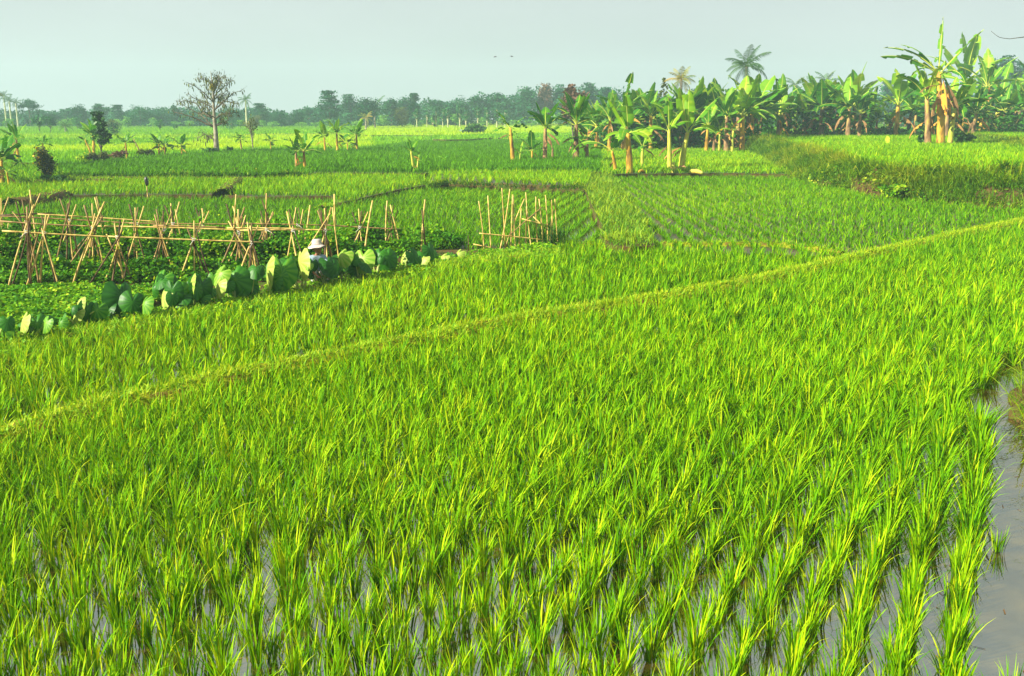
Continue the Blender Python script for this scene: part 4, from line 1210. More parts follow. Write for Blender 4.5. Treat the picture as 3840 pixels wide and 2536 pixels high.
for i, (lb, lv, dp) in enumerate([
    ('dark taro plant behind the leftmost trellis poles', T5((130, 510, 110, .5, .3, .08), (60, 530, 90, -.5, .3, .5)), 24.5),
    ('taro plant with a bluish drooping leaf behind the left crossed poles', T5((290, 590, 140, .8, .3, .12),), 24.5),
    ('dark round taro leaf between the two left trellis rows', T5((480, 590, 130, .4, .3, .08),), 24.5),
    ('taro plant with a leaf hanging straight down among the beans', T5((630, 740, 210, .9, .05, .15),), 23.2),
    ('largest dark veined taro leaf inside the trellis', T5((870, 640, 240, .4, .2, .14), (780, 560, 130, .9, .3, .06)), 24.0),
    ('dark taro plant right of the largest veined leaf inside the trellis', T5((1010, 625, 150, .7, .3, .10),), 24.2),
    ('pale green taro leaf seen edge on in the middle of the trellis', T5((1385, 680, 130, .9, .2, .30),), 24.0),
    ('pale whitish taro leaf behind the sixth crossed poles', T5((1760, 680, 120, -.9, .3, .95),), 25.0),
    ('bluish pointed taro leaf in the right part of the trellis', T5((1955, 610, 150, 1.0, .2, .30), (1925, 640, 110, .3, .2, .12)), 25.0),
    ('pale taro leaf in the right part of the trellis', T5((2080, 570, 110, -.6, .4, .92),), 25.6),
]):
    px0 = sum(l[0] for l in lv) / len(lv)
    taro(lb, px0, lv, group=TB, seed=40 + i, depth=dp)

# ------------------------------------------------------------------ bamboo trellises
def pole_mb(a, b, r, rngl, bend=0.012):
    mb = MB()
    a, b = np.asarray(a, float), np.asarray(b, float)
    L = np.linalg.norm(b - a)
    n = 9
    t = np.linspace(0, 1, n)
    off = rngl.normal(0, bend * L, 3)
    P = a + (b - a) * t[:, None] + np.sin(np.pi * t)[:, None] * off
    # swollen nodes
    tt = np.sort(np.concatenate([np.linspace(0, 1, int(L / 0.30) + 2)[1:-1] + d for d in (-0.006, 0, 0.006)] + [[0, 1]]))
    Q = np.stack([np.interp(tt, t, P[:, k]) for k in range(3)], -1)
    rad = np.full(len(tt), r) * np.linspace(1.0, 0.78, len(tt))
    rad[2:-1:3] *= 1.22
    tube(mb, Q, rad, 7)
    return mb


def trellis(label, poles, rails, d0, d1, seed, ground=0.12, xr=(0, 460), rp=0.0205, rr_=0.020, ties=(), lean=0.35, extra=0):
    """poles: (top x, top y, foot x, foot y, kind) in frame pixels; every pole stands on the ground at this row's distance."""
    rg = np.random.default_rng(seed)
    o = empty('bamboo_trellis', (0, (d0 + d1) / 2, ground), label, 'trellis', None)
    org = np.array(o.location)

    def dist(px):
        return float(np.interp(px, xr, (d0, d1)))
    for (tx, ty, fx, fy, kd) in poles:
        D = dist((tx + fx) / 2)
        dl = rg.uniform(-lean, lean)
        top, low = WY(tx, ty, D - dl * 0.4), WY(fx, fy, D + dl * 0.6)
        k = (ground - 0.1 - top[2]) / (low[2] - top[2]) if low[2] < top[2] - 0.05 else 1.0
        foot = top + (low - top) * max(k, 1.0) if k < 4 else low
        part('pole', pole_mb(foot - org, top - org, rp * rg.uniform(0.8, 1.2), rg), M[{'d': 'bamboo_dark', 'b': 'bamboo_brown'}.get(kd, 'bamboo')], o)
    for k in range(extra):
        tx, ty, fx, fy, kd = poles[int(rg.integers(0, len(poles)))]
        D = dist((tx + fx) / 2) + rg.uniform(-0.3, 0.3)
        nx, ny = tx * 0.68 + fx * 0.32 + rg.normal(0, 2.5), ty * 0.68 + fy * 0.32
        s = rg.normal(0, 0.11)
        top, low = WY(nx + s * 40, ny - rg.uniform(9, 17), D), WY(nx - s * 90, ny + 30, D)
        foot = top + (low - top) * max(1.0, (ground - 0.1 - top[2]) / (low[2] - top[2]))
        part('pole', pole_mb(foot - org, top - org, rp * rg.uniform(0.7, 1.05), rg), M[['bamboo', 'bamboo_brown', 'bamboo_dark'][int(rg.integers(0, 3))]], o)
    for (nx, ny) in ties:
        c = WY(nx, ny, dist(nx) - 0.10) - org
        tm = MB()
        for q in range(3):
            a = np.linspace(0, 2 * math.pi, 13)
            tube(tm, np.stack([c[0] + 0.042 * np.cos(a), c[1] + 0.04 * np.sin(a) + 0.04, c[2] + 0.02 * np.sin(a + q * 2) + 0.010 * q], -1), 0.0045, 4)
        e = c + np.array([rg.normal(0, 0.10), -0.03, -0.12])
        tube(tm, [c + [0.03, -0.02, 0], (c + e) / 2 + [0.02, -0.02, 0.01], e], 0.004, 4)
        part('tie', tm, M['string'], o)
    for (ax, ay, bx, by, kd) in rails:
        a, b = WY(ax, ay, dist(ax) - 0.06), WY(bx, by, dist(bx) - 0.06)
        part('rail', pole_mb(a - org, b - org, rr_, rg, 0.004), M[{'d': 'bamboo_dark', 'b': 'bamboo_brown'}.get(kd, 'bamboo')], o)
    return o


def P5(*l):
    return [(*c5(a, b), *c5(c, d), k) for a, b, c, d, k in l]


def P6(*l):
    return [(*c6(a, b), *c6(c, d), k) for a, b, c, d, k in l]


front = P5((250, 185, 290, 940, 'b'), (455, 265, 235, 960, 'p'), (425, 265, 370, 970, 'p'), (385, 260, 530, 960, 'd'), (1150, 305, 915, 1000, 'p'), (1060, 330, 1160, 950, 'p'), (1115, 315, 1030, 980, 'd'),
           (315, 165, 82, 930, 'p'), (1090, 500, 1245, 940, 'b'), (1865, 325, 1650, 920, 'p'), (1800, 315, 1800, 860, 'p'), (1740, 390, 1900, 760, 'd'), (2395, 360, 2235, 785, 'p'), (2335, 340, 2320, 780, 'd'), (2322, 362, 2375, 730, 'p'), (970, 140, 650, 985, 'p'))
trellis('front bamboo bean trellis with the lowest rail and four open crossings', front, P5((20, 410, 1100, 468, 'p'), (1000, 462, 2435, 515, 'p')), 21.3, 22.6, 1, xr=(0, 260), extra=16, ties=[c5(400, 430), c5(1085, 470), c5(1790, 492), c5(2335, 520), c5(240, 420)])
midp = P5((145, 140, 330, 700, 'd'), (555, 110, 760, 720, 'b'), (640, 320, 710, 920, 'p'), (780, 170, 1020, 940, 'b'), (855, 155, 860, 960, 'p'), (880, 250, 825, 860, 'p'), (935, 195, 650, 985, 'p'),
          (1195, 160, 1330, 640, 'd'), (1255, 195, 1300, 900, 'p'), (1335, 180, 1100, 940, 'p'), (1450, 210, 1560, 800, 'b'), (1515, 225, 1510, 720, 'd'), (1590, 240, 1320, 970, 'p'),
          (2100, 160, 2240, 560, 'd'), (2210, 210, 2235, 790, 'p'), (2280, 265, 2090, 755, 'p'), (2270, 190, 2040, 745, 'b')) + \
    P6((435, 230, 520, 650, 'p'), (520, 190, 430, 725, 'p'), (450, 210, 560, 560, 'd'), (720, 220, 850, 640, 'b'), (785, 200, 808, 640, 'p'), (845, 190, 742, 615, 'p'), (795, 200, 775, 620, 'd'))
trellis('middle bamboo bean trellis with the long doubled rails ending right of the person', midp, P5((0, 320, 900, 368, 'b'), (850, 365, 2300, 405, 'p'), (1420, 360, 2120, 382, 'b')) + P6((-120, 383, 600, 392, 'p'), (0, 405, 850, 402, 'p')), 23.0, 23.6, 2, xr=(0, 330), extra=24, ties=[c5(240, 330), c5(855, 388), c5(1520, 402), c5(2210, 425), c6(490, 410), c6(790, 405), c6(245, 403)])
backp = P5((10, 105, 14, 600, 'p'), (80, 95, -60, 600, 'p'), (15, 260, 78, 775, 'p'), (205, 120, 270, 480, 'b'), (275, 30, 335, 520, 'p'), (375, 60, 205, 510, 'p'), (652, 100, 610, 520, 'd'), (635, 150, 640, 320, 'b'), (708, 165, 495, 740, 'p'),
           (880, 100, 990, 665, 'p'), (970, 140, 855, 400, 'b'), (1280, 190, 1225, 640, 'b'), (1585, 155, 1612, 640, 'p'), (1665, 140, 1440, 800, 'p'), (1530, 175, 1720, 640, 'd'), (1815, 195, 1965, 680, 'd'), (1875, 200, 1920, 820, 'p'), (1940, 225, 1810, 560, 'p'),
           (2190, 70, 2165, 560, 'p'), (2160, 180, 2230, 420, 'p')) + \
    P6((245, 60, 230, 700, 'p'), (190, 225, 325, 690, 'd'), (262, 230, 205, 690, 'd'), (305, 232, 150, 710, 'p'), (240, 390, 290, 740, 'p'), (585, 210, 510, 640, 'p'), (545, 360, 572, 620, 'p'), (540, 195, 618, 540, 'd'), (528, 250, 524, 620, 'd'), (1100, 205, 1145, 600, 'p'), (1188, 232, 1012, 625, 'p'), (1040, 232, 1225, 675, 'd'), (1128, 225, 1090, 600, 'd'),
       (1365, 130, 1365, 625, 'p'), (1345, 175, 1435, 630, 'd'), (1395, 168, 1500, 605, 'p'))
trellis('back bamboo bean trellis with the top rails and the tallest poles', backp, P5((0, 265, 490, 244, 'd'), (0, 272, 1300, 345, 'b'), (350, 254, 1500, 328, 'p'), (1200, 338, 2420, 345, 'b')) + P6((0, 342, 820, 358, 'b'), (780, 355, 1490, 396, 'b')), 25.2, 27.0, 3, xr=(0, 400), extra=18, ties=[c5(640, 312), c5(1265, 345), c5(1600, 345), c5(1880, 370), c6(535, 358), c6(1110, 378)])
for i, (lb, p) in enumerate([
    ('tall single bamboo pole standing right behind the person in the hat', (875, 68, 892, 640)),
    ('bamboo pole leaning to the right just left of the person in the hat', (650, 172, 588, 640)),
    ('slanting single bamboo pole between the trellis end and the three thin poles', (1230, 128, 1158, 640)),
    ('pale bamboo pole crossing a dark one before the gap in the row', (1717, 120, 1682, 680)),
    ('dark bamboo pole crossing the pale one before the gap in the row', (1690, 220, 1728, 690)),
]):
    rg = np.random.default_rng(70 + i)
    a, b = c6(*p[:2]), c6(*p[2:])
    D = 25.2 if p[0] < 1500 else 26.3
    top, low = WY(*a, D), WY(*b, D)
    foot = top + (low - top) * max(1.0, (0.0 - top[2]) / (low[2] - top[2]))
    ob = pole_mb(foot - foot, top - foot, 0.026, rg).build('bamboo_pole', M['bamboo_dark' if i == 4 else 'bamboo'], loc=foot)
    tag(ob, lb, 'bamboo pole', 'single bamboo poles')


def c7(x, y):
    return 453.33 + x * 0.10779, 160 + y * 0.10779


def P7(*l):
    return [(*c7(a, b), *c7(c, d), k) for a, b, c, d, k in l]


stakes = P7((235, 380, 285, 865, 'p'), (320, 330, 350, 840, 'p'), (450, 260, 482, 845, 'p'), (525, 268, 430, 845, 'p'), (550, 320, 530, 835, 'p'), (558, 330, 580, 835, 'p'), (660, 360, 485, 815, 'p'), (630, 450, 612, 845, 'p'), (672, 300, 726, 835, 'p'), (680, 430, 672, 830, 'p'),
            (765, 340, 785, 800, 'p'), (795, 360, 826, 800, 'p'), (855, 325, 872, 760, 'p'), (912, 370, 912, 730, 'p'), (922, 460, 905, 700, 'p'), (942, 360, 968, 760, 'p'))
rails7 = P7((825, 435, 490, 725, 'b'), (240, 680, 870, 745, 'p'), (185, 780, 425, 825, 'p'), (635, 545, 890, 608, 'p'), (740, 525, 872, 650, 'p'))
trellis('loose half fallen bamboo trellis standing alone right of the garden', stakes, rails7, 27.6, 28.2, 4, ground=0.08, xr=(470, 560), rp=0.018, rr_=0.016, lean=0.2)
rg = np.random.default_rng(90)
a, b = c7(137, 690), c7(137, 870)
ft = WY(*b, 27.4)
tag(pole_mb(np.zeros(3), WY(*a, 27.4) - ft, 0.016, rg).build('short_stake', M['bamboo_dark'], loc=ft), 'short dark stake left of the loose bamboo trellis', 'stake')

# ------------------------------------------------------------------ beans, sweet potato and other leafy stuff
def scatter(poly_px, z, n, rngl):
    P = np.array([W(a, b, z)[:2] for a, b in poly_px])
    q = np.stack([rngl.uniform(P[:, 0].min(), P[:, 0].max(), n), rngl.uniform(P[:, 1].min(), P[:, 1].max(), n)], -1)
    return q[in_poly(q[:, 0], q[:, 1], P)]


rg = np.random.default_rng(12)
mb = MB()
for ln, dens, hmax in [([(-13, 21.9), (-5.0, 22.6)], 700, 0.30), ([(-13.5, 22.9), (-4.0, 23.5)], 1300, 0.55), ([(-14, 24.3), (-3.4, 24.9)], 1900, 0.95), ([(-15, 26.6), (-1.6, 28.4)], 1900, 0.95), ([(-14.5, 25.5), (-2.6, 26.6)], 1100, 0.7)]:
    q = resample(np.array(ln, float), 100)
    n = int(np.linalg.norm(np.array(ln[0]) - ln[1]) * dens)
    s = rg.uniform(0, 98.9, n)
    p = np.stack([np.interp(s, np.arange(100), q[:, k]) for k in range(2)], -1) + rg.normal(0, 0.24, (n, 2))
    top = hmax * (0.70 + 0.42 * wob(p[:, 0], p[:, 1], 0.55, 3)) * np.interp(p[:, 0], [-9, -4.5, -2.2, -1.5], [1, 0.85, 0.6, 0.4])
    zz = 0.12 + rg.random(n) ** 0.8 * np.maximum(top, 0.15)
    leafquads(mb, np.concatenate([p, zz[:, None]], 1), rg.uniform(0.06, 0.13, n), rg, np.clip(0.50 + 0.22 * wob(p[:, 0], zz * 2, 0.5, 6) + rg.normal(0, 0.20, n), 0, 1), 0.5, 0.75)
# vines climbing some poles
for k in range(70):
    x0 = rg.uniform(-11, -2.4)
    y0 = np.interp(x0, [-11, -2.4], [23, 25]) + rg.choice([-1.6, 0, 1.2])
    h = rg.uniform(0.8, 1.45)
    n = int(rg.integers(15, 40))
    tt = rg.random(n)
    leafquads(mb, np.stack([x0 + rg.normal(0, .05, n) + (tt * rg.normal(0, .3)), y0 + rg.normal(0, .05, n), 0.1 + tt * h], -1), rg.uniform(0.05, 0.10, n), rg, np.clip(rg.normal(0.6, 0.18, n), 0, 1), 0.5, 0.75)
tag(mb.build('bean_vines', M['bean']), 'dense green bean vines growing up between the bamboo trellis poles', 'bean vines', kind='stuff')
mb = MB()
q = scatter([(-60, 352), (0, 342), (62, 327), (85, 318), (120, 312), (160, 300), (215, 290), (200, 285), (120, 292), (0, 289), (-60, 290)], 0.2, 42000, rg)
n = len(q)
h = 0.16 + 0.14 * (0.5 + 0.5 * wob(q[:, 0] * 0.4, q[:, 1] * 1.2, 0.45, 2))
leafquads(mb, np.concatenate([q, (0.12 + h * rg.random(n) ** 0.5)[:, None]], 1), rg.uniform(0.05, 0.10, n), rg, np.clip(0.62 + 0.22 * wob(q[:, 0], q[:, 1], 0.4, 5) + rg.normal(0, 0.18, n), 0, 1), 1.0, 0.8)
tag(mb.build('leafy_ground_crop', M['bean']), 'low carpet of bright green leaves on the bed left of the taro row', 'leafy crop', kind='stuff')
# grass tuft beside the loose trellis
o5 = MB()
n = 260
b = W(547, 247.5, 0.1)
blades(o5, b + np.concatenate([rg.normal(0, 0.28, (n, 2)), np.zeros((n, 1))], 1), rg.uniform(0, 6.28, n), np.abs(rg.normal(0.3, 0.2, n)), np.abs(rg.normal(0.9, 0.4, n)), rg.uniform(0.4, 1.1, n), np.full(n, 0.02), 4, np.clip(rg.normal(0.15, 0.12, n), 0, 1), rg)
tag(o5.build('grass_tuft', M['bank_grass']), 'dark tall grass tuft at the right foot of the loose bamboo trellis', 'grass tuft')


def shrub(name, label, px, py, z, w_px, h_px, n, mat, leaf, tint, seed, cat='shrub', flowers=0, stems=5, group=None, shape=1.0):
    rr = np.random.default_rng(seed)
    b = W(px, py, z)
    s = b[1] / F
    w, h = w_px * s, h_px * s
    o = empty(name, b, label, cat, group)
    st = MB()
    tips = []
    for k in range(stems):
        a = rr.uniform(0, 6.28)
        tip = np.array([math.cos(a) * w * 0.32 * rr.random(), math.sin(a) * w * 0.32 * rr.random(), h * rr.uniform(0.6, 0.95)])
        tube(st, resample([(0, 0, -0.05), tip * [0.3, 0.3, 0.5], tip], 6), np.linspace(0.03, 0.008, 6) * max(h, 0.5), 5)
    part('stem', st, M['bark_dark'], o)
    mb = MB()
    c = rr.normal(0, 1, (14, 3)) * [w * 0.24, w * 0.24, h * 0.2] + [0, 0, h * 0.55]
    c[:, 2] = np.clip(c[:, 2], h * 0.22, h * 0.88)
    k = rr.integers(0, 14, n)
    p = c[k] + rr.normal(0, 1, (n, 3)) * [w * 0.13, w * 0.13, h * 0.12]
    p[:, 2] = np.clip(p[:, 2], 0.03, h * 1.02)
    if shape != 1.0:
        p[:, :2] *= np.interp(p[:, 2] / h, [0, 0.5, 1], [shape, 1, 0.9])[:, None]
    leafquads(mb, p, leaf * rr.uniform(0.6, 1.3, n), rr, np.clip(tint + rr.normal(0, 0.18, n) + rr.normal(0, 0.12, 14)[k], 0, 1), 0.4, 0.6)
    part('foliage', mb, M[mat], o)
    if flowers:
        fm = MB()
        k = rr.integers(0, n, flowers)
        leafquads(fm, p[k] + [0, -0.05, 0] + rr.normal(0, 0.03, (flowers, 3)), leaf * rr.uniform(0.5, 0.9, flowers), rr, rr.random(flowers), 0.2, 0.9)
        tag(part('flowers', fm, M['flower'], o), 'small yellow flowers', kind='stuff')
    return o


shrub('flowering_bush', 'rounded brown green bush covered in yellow flowers at the left fields', 48, 180.5, 0.5, 20, 32, 1900, 'tree_leaf_olive', 0.16, 0.35, 1, 'bush', 170, 9, shape=0.35)
shrub('shrub', 'pale yellowish shrub left of the reddish bush row', 85, 163.5, 0.62, 13, 10, 700, 'dyke_grass', 0.22, 0.6, 2, group='bushes on the left field edge')
shrub('shrub', 'dull brown green bush right against the pale yellowish shrub', 93, 163.5, 0.62, 10, 10, 600, 'tree_leaf_olive', 0.2, 0.4, 3, group='bushes on the left field edge')
shrub('shrub', 'brownish bush below the dark slender tree', 105, 162.5, 0.62, 9, 11, 600, 'tree_leaf_olive', 0.2, 0.4, 4, group='bushes on the left field edge')
shrub('shrub', 'reddish bush right of the dark slender tree', 119, 160.5, 0.62, 13, 9, 800, 'tree_leaf_red', 0.2, 0.4, 5, group='bushes on the left field edge')
shrub('shrub', 'pale yellow dry shrub below the leaning banana stem', 143, 157.2, 0.62, 7, 8, 400, 'dyke_grass', 0.2, 0.85, 6, group='bushes on the left field edge')
shrub('shrub', 'small brown bush right of the pale dry shrub', 151, 157.2, 0.62, 7, 7, 400, 'tree_leaf_olive', 0.2, 0.45, 7, group='bushes on the left field edge')
shrub('shrub', 'dark low bush on the step right of the yellow flowering bush', 58, 184, 0.4, 15, 9, 900, 'dark_leaf', 0.16, 0.5, 8, group='bushes on the left field edge')
shrub('round_bush', 'dark round bush alone on the far yellow field before the pale trunks', 473, 133.2, 1.05, 15, 9, 1500, 'dark_leaf', 0.5, 0.4, 9, 'bush')
shrub('broadleaf_shrub', 'dark broad leaved shrub at the right foot of the big orange banana clump', 963, 144.5, 1.42, 16, 12, 900, 'dark_leaf', 0.35, 0.5, 10)
shrub('broadleaf_shrub', 'dark low plant at the left foot of the big orange banana clump', 922, 145.3, 1.42, 9, 10, 350, 'dark_leaf', 0.4, 0.3, 11)
shrub('small_bush', 'small dark bush standing just above the stake with the black bag', 149.5, 175.5, 0.36, 7, 8, 350, 'dark_leaf', 0.12, 0.4, 12)
shrub('small_bush', 'thin grey twiggy plant on the field edge right of the dark small bush', 236, 177, 0.36, 6, 9, 200, 'tree_leaf_olive', 0.10, 0.5, 13, stems=9)
shrub('small_bush', 'little yellow leaved plant on the ridge near the soil mound', 255.5, 173.5, 0.56, 3.5, 6, 100, 'dyke_grass', 0.12, 0.85, 14)
shrub('leafy_patch', 'bright leafy creeper hanging on the terrace bank face', 893, 196, 0.35, 22, 11, 1400, 'bean', 0.16, 0.8, 15, 'creeper')
for i, (lb, a, b) in enumerate([('low taro like plant left of the kapok tree foot', 207, 152.2), ('round low leaves right at the kapok tree foot', 215, 152.4), ('single dark leaf plant right of the kapok tree', 229, 151.5)]):
    shrub('low_plant', lb, a, b, 0.76, 7 if i == 0 else 4, 4.2, 40, 'dark_leaf', 0.5, 0.5, 20 + i, 'plant')

# stake with a black bag
b = W(148, 202.6, 0.12)
o = empty('scare_stake', b, 'thin pale stake with a black plastic bag on its top', 'stake')
hh = (202.6 - 178.5) * b[1] / F
part('stake', pole_mb(np.zeros(3), np.array([0, 0, hh]), 0.022, rg, 0.004), M['bamboo'], o)
mb = MB()
tube(mb, resample([(0, 0, hh - 0.34), (0.02, 0, hh - 0.2), (-0.01, 0, hh - 0.05), (0.02, 0, hh + 0.06)], 9), [0.015, 0.055, 0.085, 0.08, 0.09, 0.075, 0.085, 0.06, 0.02], 9)
part('black_bag', mb, M['black_bag'], o)
for i, (lb, a, b_, c) in enumerate([('short pale post below the yellow flowering bush', 49, 184.5, 179), ('short brown post right of the pale one on the field step', 56.5, 184.5, 180.5), ('orange tipped post at the end of the dark low bush', 63.3, 184, 178)]):
    q = W(a, b_, 0.36)
    tag(pole_mb(np.zeros(3), np.array([0, 0, (b_ - c) * q[1] / F]), 0.05, rg, 0.003).build('short_post', M['bamboo_brown' if i == 1 else 'bamboo'], loc=q), lb, 'post', 'short posts on the left field step')
# ------------------------------------------------------------------ background trees
def far_tree(name, label, px, base_y, top_y, w_px, y=None, z=0.6, kind='round', mat='tree_leaf', bark='bark_dark', seed=0, group='trees of the far treeline', n=1500, tint=0.45, leaf=0.045, trunk_w=0.018, lean=0.0):
    """A broadleaf tree: tapered trunk and limbs, and a crown of many small leaf faces in uneven clumps."""
    rr = np.random.default_rng(seed + 3000)
    if y is None:
        b = W(px, base_y, z)
    else:
        b = WY(px, base_y, y)
    h = (WY(px, top_y, b[1])[2] - b[2])
    w = w_px * b[1] / F
    o = empty(name, b, label, 'tree', group)
    if kind == 'round':
        k = 26
        v = rr.normal(0, 1, (k, 3))
        v /= np.linalg.norm(v, axis=1, keepdims=True)
        c = v * rr.uniform(0.55, 1.0, (k, 1)) * [w * 0.44, w * 0.44, h * 0.38] + [0, 0, h * 0.56]
        sr = [w * 0.12, w * 0.12, h * 0.075]
    elif kind == 'layered':
        k = 30
        f = np.repeat(np.linspace(0.34, 0.97, 6), 5)
        R = np.interp(f, [0.3, 0.5, 1.0], [0.42, 0.5, 0.10]) * w
        a = rr.uniform(0, 6.28, k)
        q = rr.uniform(0.25, 1.0, k)
        c = np.stack([np.cos(a) * R * q, np.sin(a) * R * q, f * h + rr.normal(0, h * 0.015, k)], -1)
        sr = [w * 0.12, w * 0.12, h * 0.03]
    elif kind == 'umbrella':
        k = 22
        a = rr.uniform(0, 6.28, k)
        q = np.sqrt(rr.random(k))
        c = np.stack([np.cos(a) * w * 0.45 * q, np.sin(a) * w * 0.45 * q, h * (0.90 - 0.22 * q ** 2 - 0.22 * rr.random(k) ** 2)], -1)
        sr = [w * 0.11, w * 0.11, h * 0.035]
    elif kind == 'open':
        k = 18
        v = rr.normal(0, 1, (k, 3))
        v /= np.linalg.norm(v, axis=1, keepdims=True)
        c = v * rr.uniform(0.5, 1.0, (k, 1)) * [w * 0.42, w * 0.42, h * 0.30] + [0, 0, h * 0.66]
        sr = [w * 0.09, w * 0.09, h * 0.05]
    else:                                  # column
        k = 20
        f = rr.uniform(0.2, 0.95, k)
        a = rr.uniform(0, 6.28, k)
        c = np.stack([np.cos(a) * w * 0.28, np.sin(a) * w * 0.28, f * h], -1)
        sr = [w * 0.14, w * 0.14, h * 0.07]
    tr = MB()
    top = np.array([lean * w, 0, h * 0.8])
    tp = resample([(0, 0, -0.4), (rr.normal(0, 0.02) * w, 0, h * 0.3), top * 0.7, top], 8)
    tube(tr, tp, np.linspace(trunk_w, trunk_w * 0.35, 8) * h, 6)
    for i in range(min(k, 14)):
        s = tp[int(rr.integers(2, 6))]
        tube(tr, resample([s, (s + c[i]) / 2 + [0, 0, 0.03 * h], c[i]], 4), np.linspace(trunk_w * 0.4, trunk_w * 0.12, 4) * h, 4, cap=False)
    part('trunk', tr, M[bark], o)
    ci = rr.integers(0, k, n)
    p = c[ci] + rr.normal(0, 1, (n, 3)) * sr
    p[:, 2] = np.clip(p[:, 2], h * 0.06, h * 1.0)
    mb = MB()
    leafquads(mb, p, leaf * h * rr.uniform(0.6, 1.4, n), rr, np.clip(tint + rr.normal(0, 0.16, k)[ci] + rr.normal(0, 0.13, n), 0, 1), 0.5, 0.7)
    part('crown', mb, M[mat], o)
    return o


def frond_mb(L, el, droop, az, rr, nl=20, lw=0.30, tint=0.5, hang=0.5, N=14):
    mb = MB()
    t = np.linspace(0, 1, N + 1)
    e = el - droop * t ** 1.3
    hx = np.concatenate([[0], np.cumsum(np.cos((e[:-1] + e[1:]) / 2) / N * L)])
    hz = np.concatenate([[0], np.cumsum(np.sin((e[:-1] + e[1:]) / 2) / N * L)])
    d = np.array([math.cos(az), math.sin(az), 0])
    s = np.array([-math.sin(az), math.cos(az), 0])
    P = hx[:, None] * d + hz[:, None] * np.array([0, 0, 1.0])
    tube(mb, P, np.linspace(0.014, 0.004, N + 1) * L, 4, min(1, tint + 0.2), cap=False)
    for q in np.linspace(0.14, 0.99, nl):
        p = np.array([np.interp(q, t, P[:, k]) for k in range(3)])
        fwd = d * math.cos(np.interp(q, t, e)) + np.array([0, 0, math.sin(np.interp(q, t, e))])
        ll = L * lw * math.sin(math.pi * (0.12 + 0.83 * q)) ** 0.7
        for sg in (-1, 1):
            v = s * sg * 0.8 + fwd * 0.55 + np.array([0, 0, -hang * rr.uniform(0.5, 1.3)])
            v /= np.linalg.norm(v)
            w = fwd * 0.022 * L
            m = p + v * ll * 0.55
            tip = p + v * ll + np.array([0, 0, -0.18 * ll])
            mb.add([p - w * 0.5, p + w * 0.5, m + w * 0.6, m - w * 0.6, tip], [np.array([[0, 1, 2, 3]]), np.array([[3, 2, 4]])], np.clip(tint + rr.normal(0, 0.07), 0, 1))
    return mb


def palm(name, label, px, base_y, top_y, y, fr_px, nf=13, tint=0.35, seed=0, bark='bark', trunk_px=1.6, group='palms', hang=0.5, lean=0.0, up=1.35, z=None):
    rr = np.random.default_rng(seed + 4000)
    b = WY(px, base_y, y)
    if z is not None:
        b[2] = z
    s = y / F
    L = fr_px * s
    h = WY(px, top_y, y)[2] - b[2] - L * 0.55
    o = empty(name, b, label, 'palm', group)
    tr = MB()
    P = resample([(0, 0, -0.3), (lean * h * 0.4, 0, h * 0.5), (lean * h, 0, h)], 10)
    tube(tr, P, np.linspace(trunk_px * 0.62, trunk_px * 0.42, 10) * s, 7)
    part('trunk', tr, M[bark], o)
    for k in range(nf):
        f = k / (nf - 1)
        mb = frond_mb(L * rr.uniform(0.85, 1.1), up - 1.55 * f + rr.normal(0, 0.08), 0.7 + 0.8 * f + rr.uniform(0, 0.3), k * 2.4 + rr.normal(0, 0.2), rr, 20, 0.26, np.clip(tint + rr.normal(0, 0.10), 0, 1), hang)
        fo = part('frond', mb, M['palm_leaf'], o)
        fo.location = P[-1]
    return o


# the named trees of the treeline, each as seen against the sky or its neighbours
PG = 'slim palms at the left end of the treeline'
palm('areca_palm', 'tallest of the three slim palms at the left end of the treeline', 7, 127, 91.5, 225, 8.5, 11, 0.2, 1, group=PG, bark='bark_pale')
palm('areca_palm', 'middle one of the three slim palms at the left end of the treeline', 11.9, 127, 96.5, 222, 8.5, 11, 0.15, 2, group=PG, bark='bark_pale')
palm('areca_palm', 'shortest and rightmost of the three slim palms at the left end of the treeline', 18.3, 127, 98.5, 228, 7.5, 11, 0.2, 3, group=PG, bark='bark_pale')
palm('coconut_palm', 'lone palm above the treeline just right of the kapok tree', 247, 127, 95, 225, 9, 13, 0.25, 4, bark='bark_pale')
palm('coconut_palm', 'low dark palm with long arching fronds beside the dark tree left of centre', 375, 127, 100, 215, 16, 9, 0.15, 5)
palm('coconut_palm', 'big dark coconut palm rising high over the banana grove', 742.7, 148, 52, 118, 25, 16, 0.18, 6, z=0.5, trunk_px=3)
palm('coconut_palm', 'yellowish coconut palm with drying fronds behind the left grove', 679, 148, 70, 116, 18, 15, 0.78, 7, z=0.5, trunk_px=3)
palm('coconut_palm', 'left one of the three hazy palms over the terrace grove', 793, 130, 78, 190, 12, 12, 0.3, 8)
palm('coconut_palm', 'middle one of the three hazy palms over the terrace grove', 808, 130, 79, 195, 10, 12, 0.3, 9)
palm('coconut_palm', 'right and tallest of the three hazy palms over the terrace grove', 823, 130, 73, 185, 15, 13, 0.3, 10)
palm('coconut_palm', 'coconut palm outside the left edge, one drooping frond tip reaching into the sky', -26, 190, 66, 62, 42, 13, 0.6, 11, z=0.3, up=0.75)
palm('date_palm', 'low pale feathery palm at the left end of the far yellow field', 366, 128.5, 113, 190, 9, 12, 0.7, 12)
palm('date_palm', 'small spiky palm in front of the left treeline, left of the dark slender tree', 66, 136, 121, 165, 10, 12, 0.3, 13)

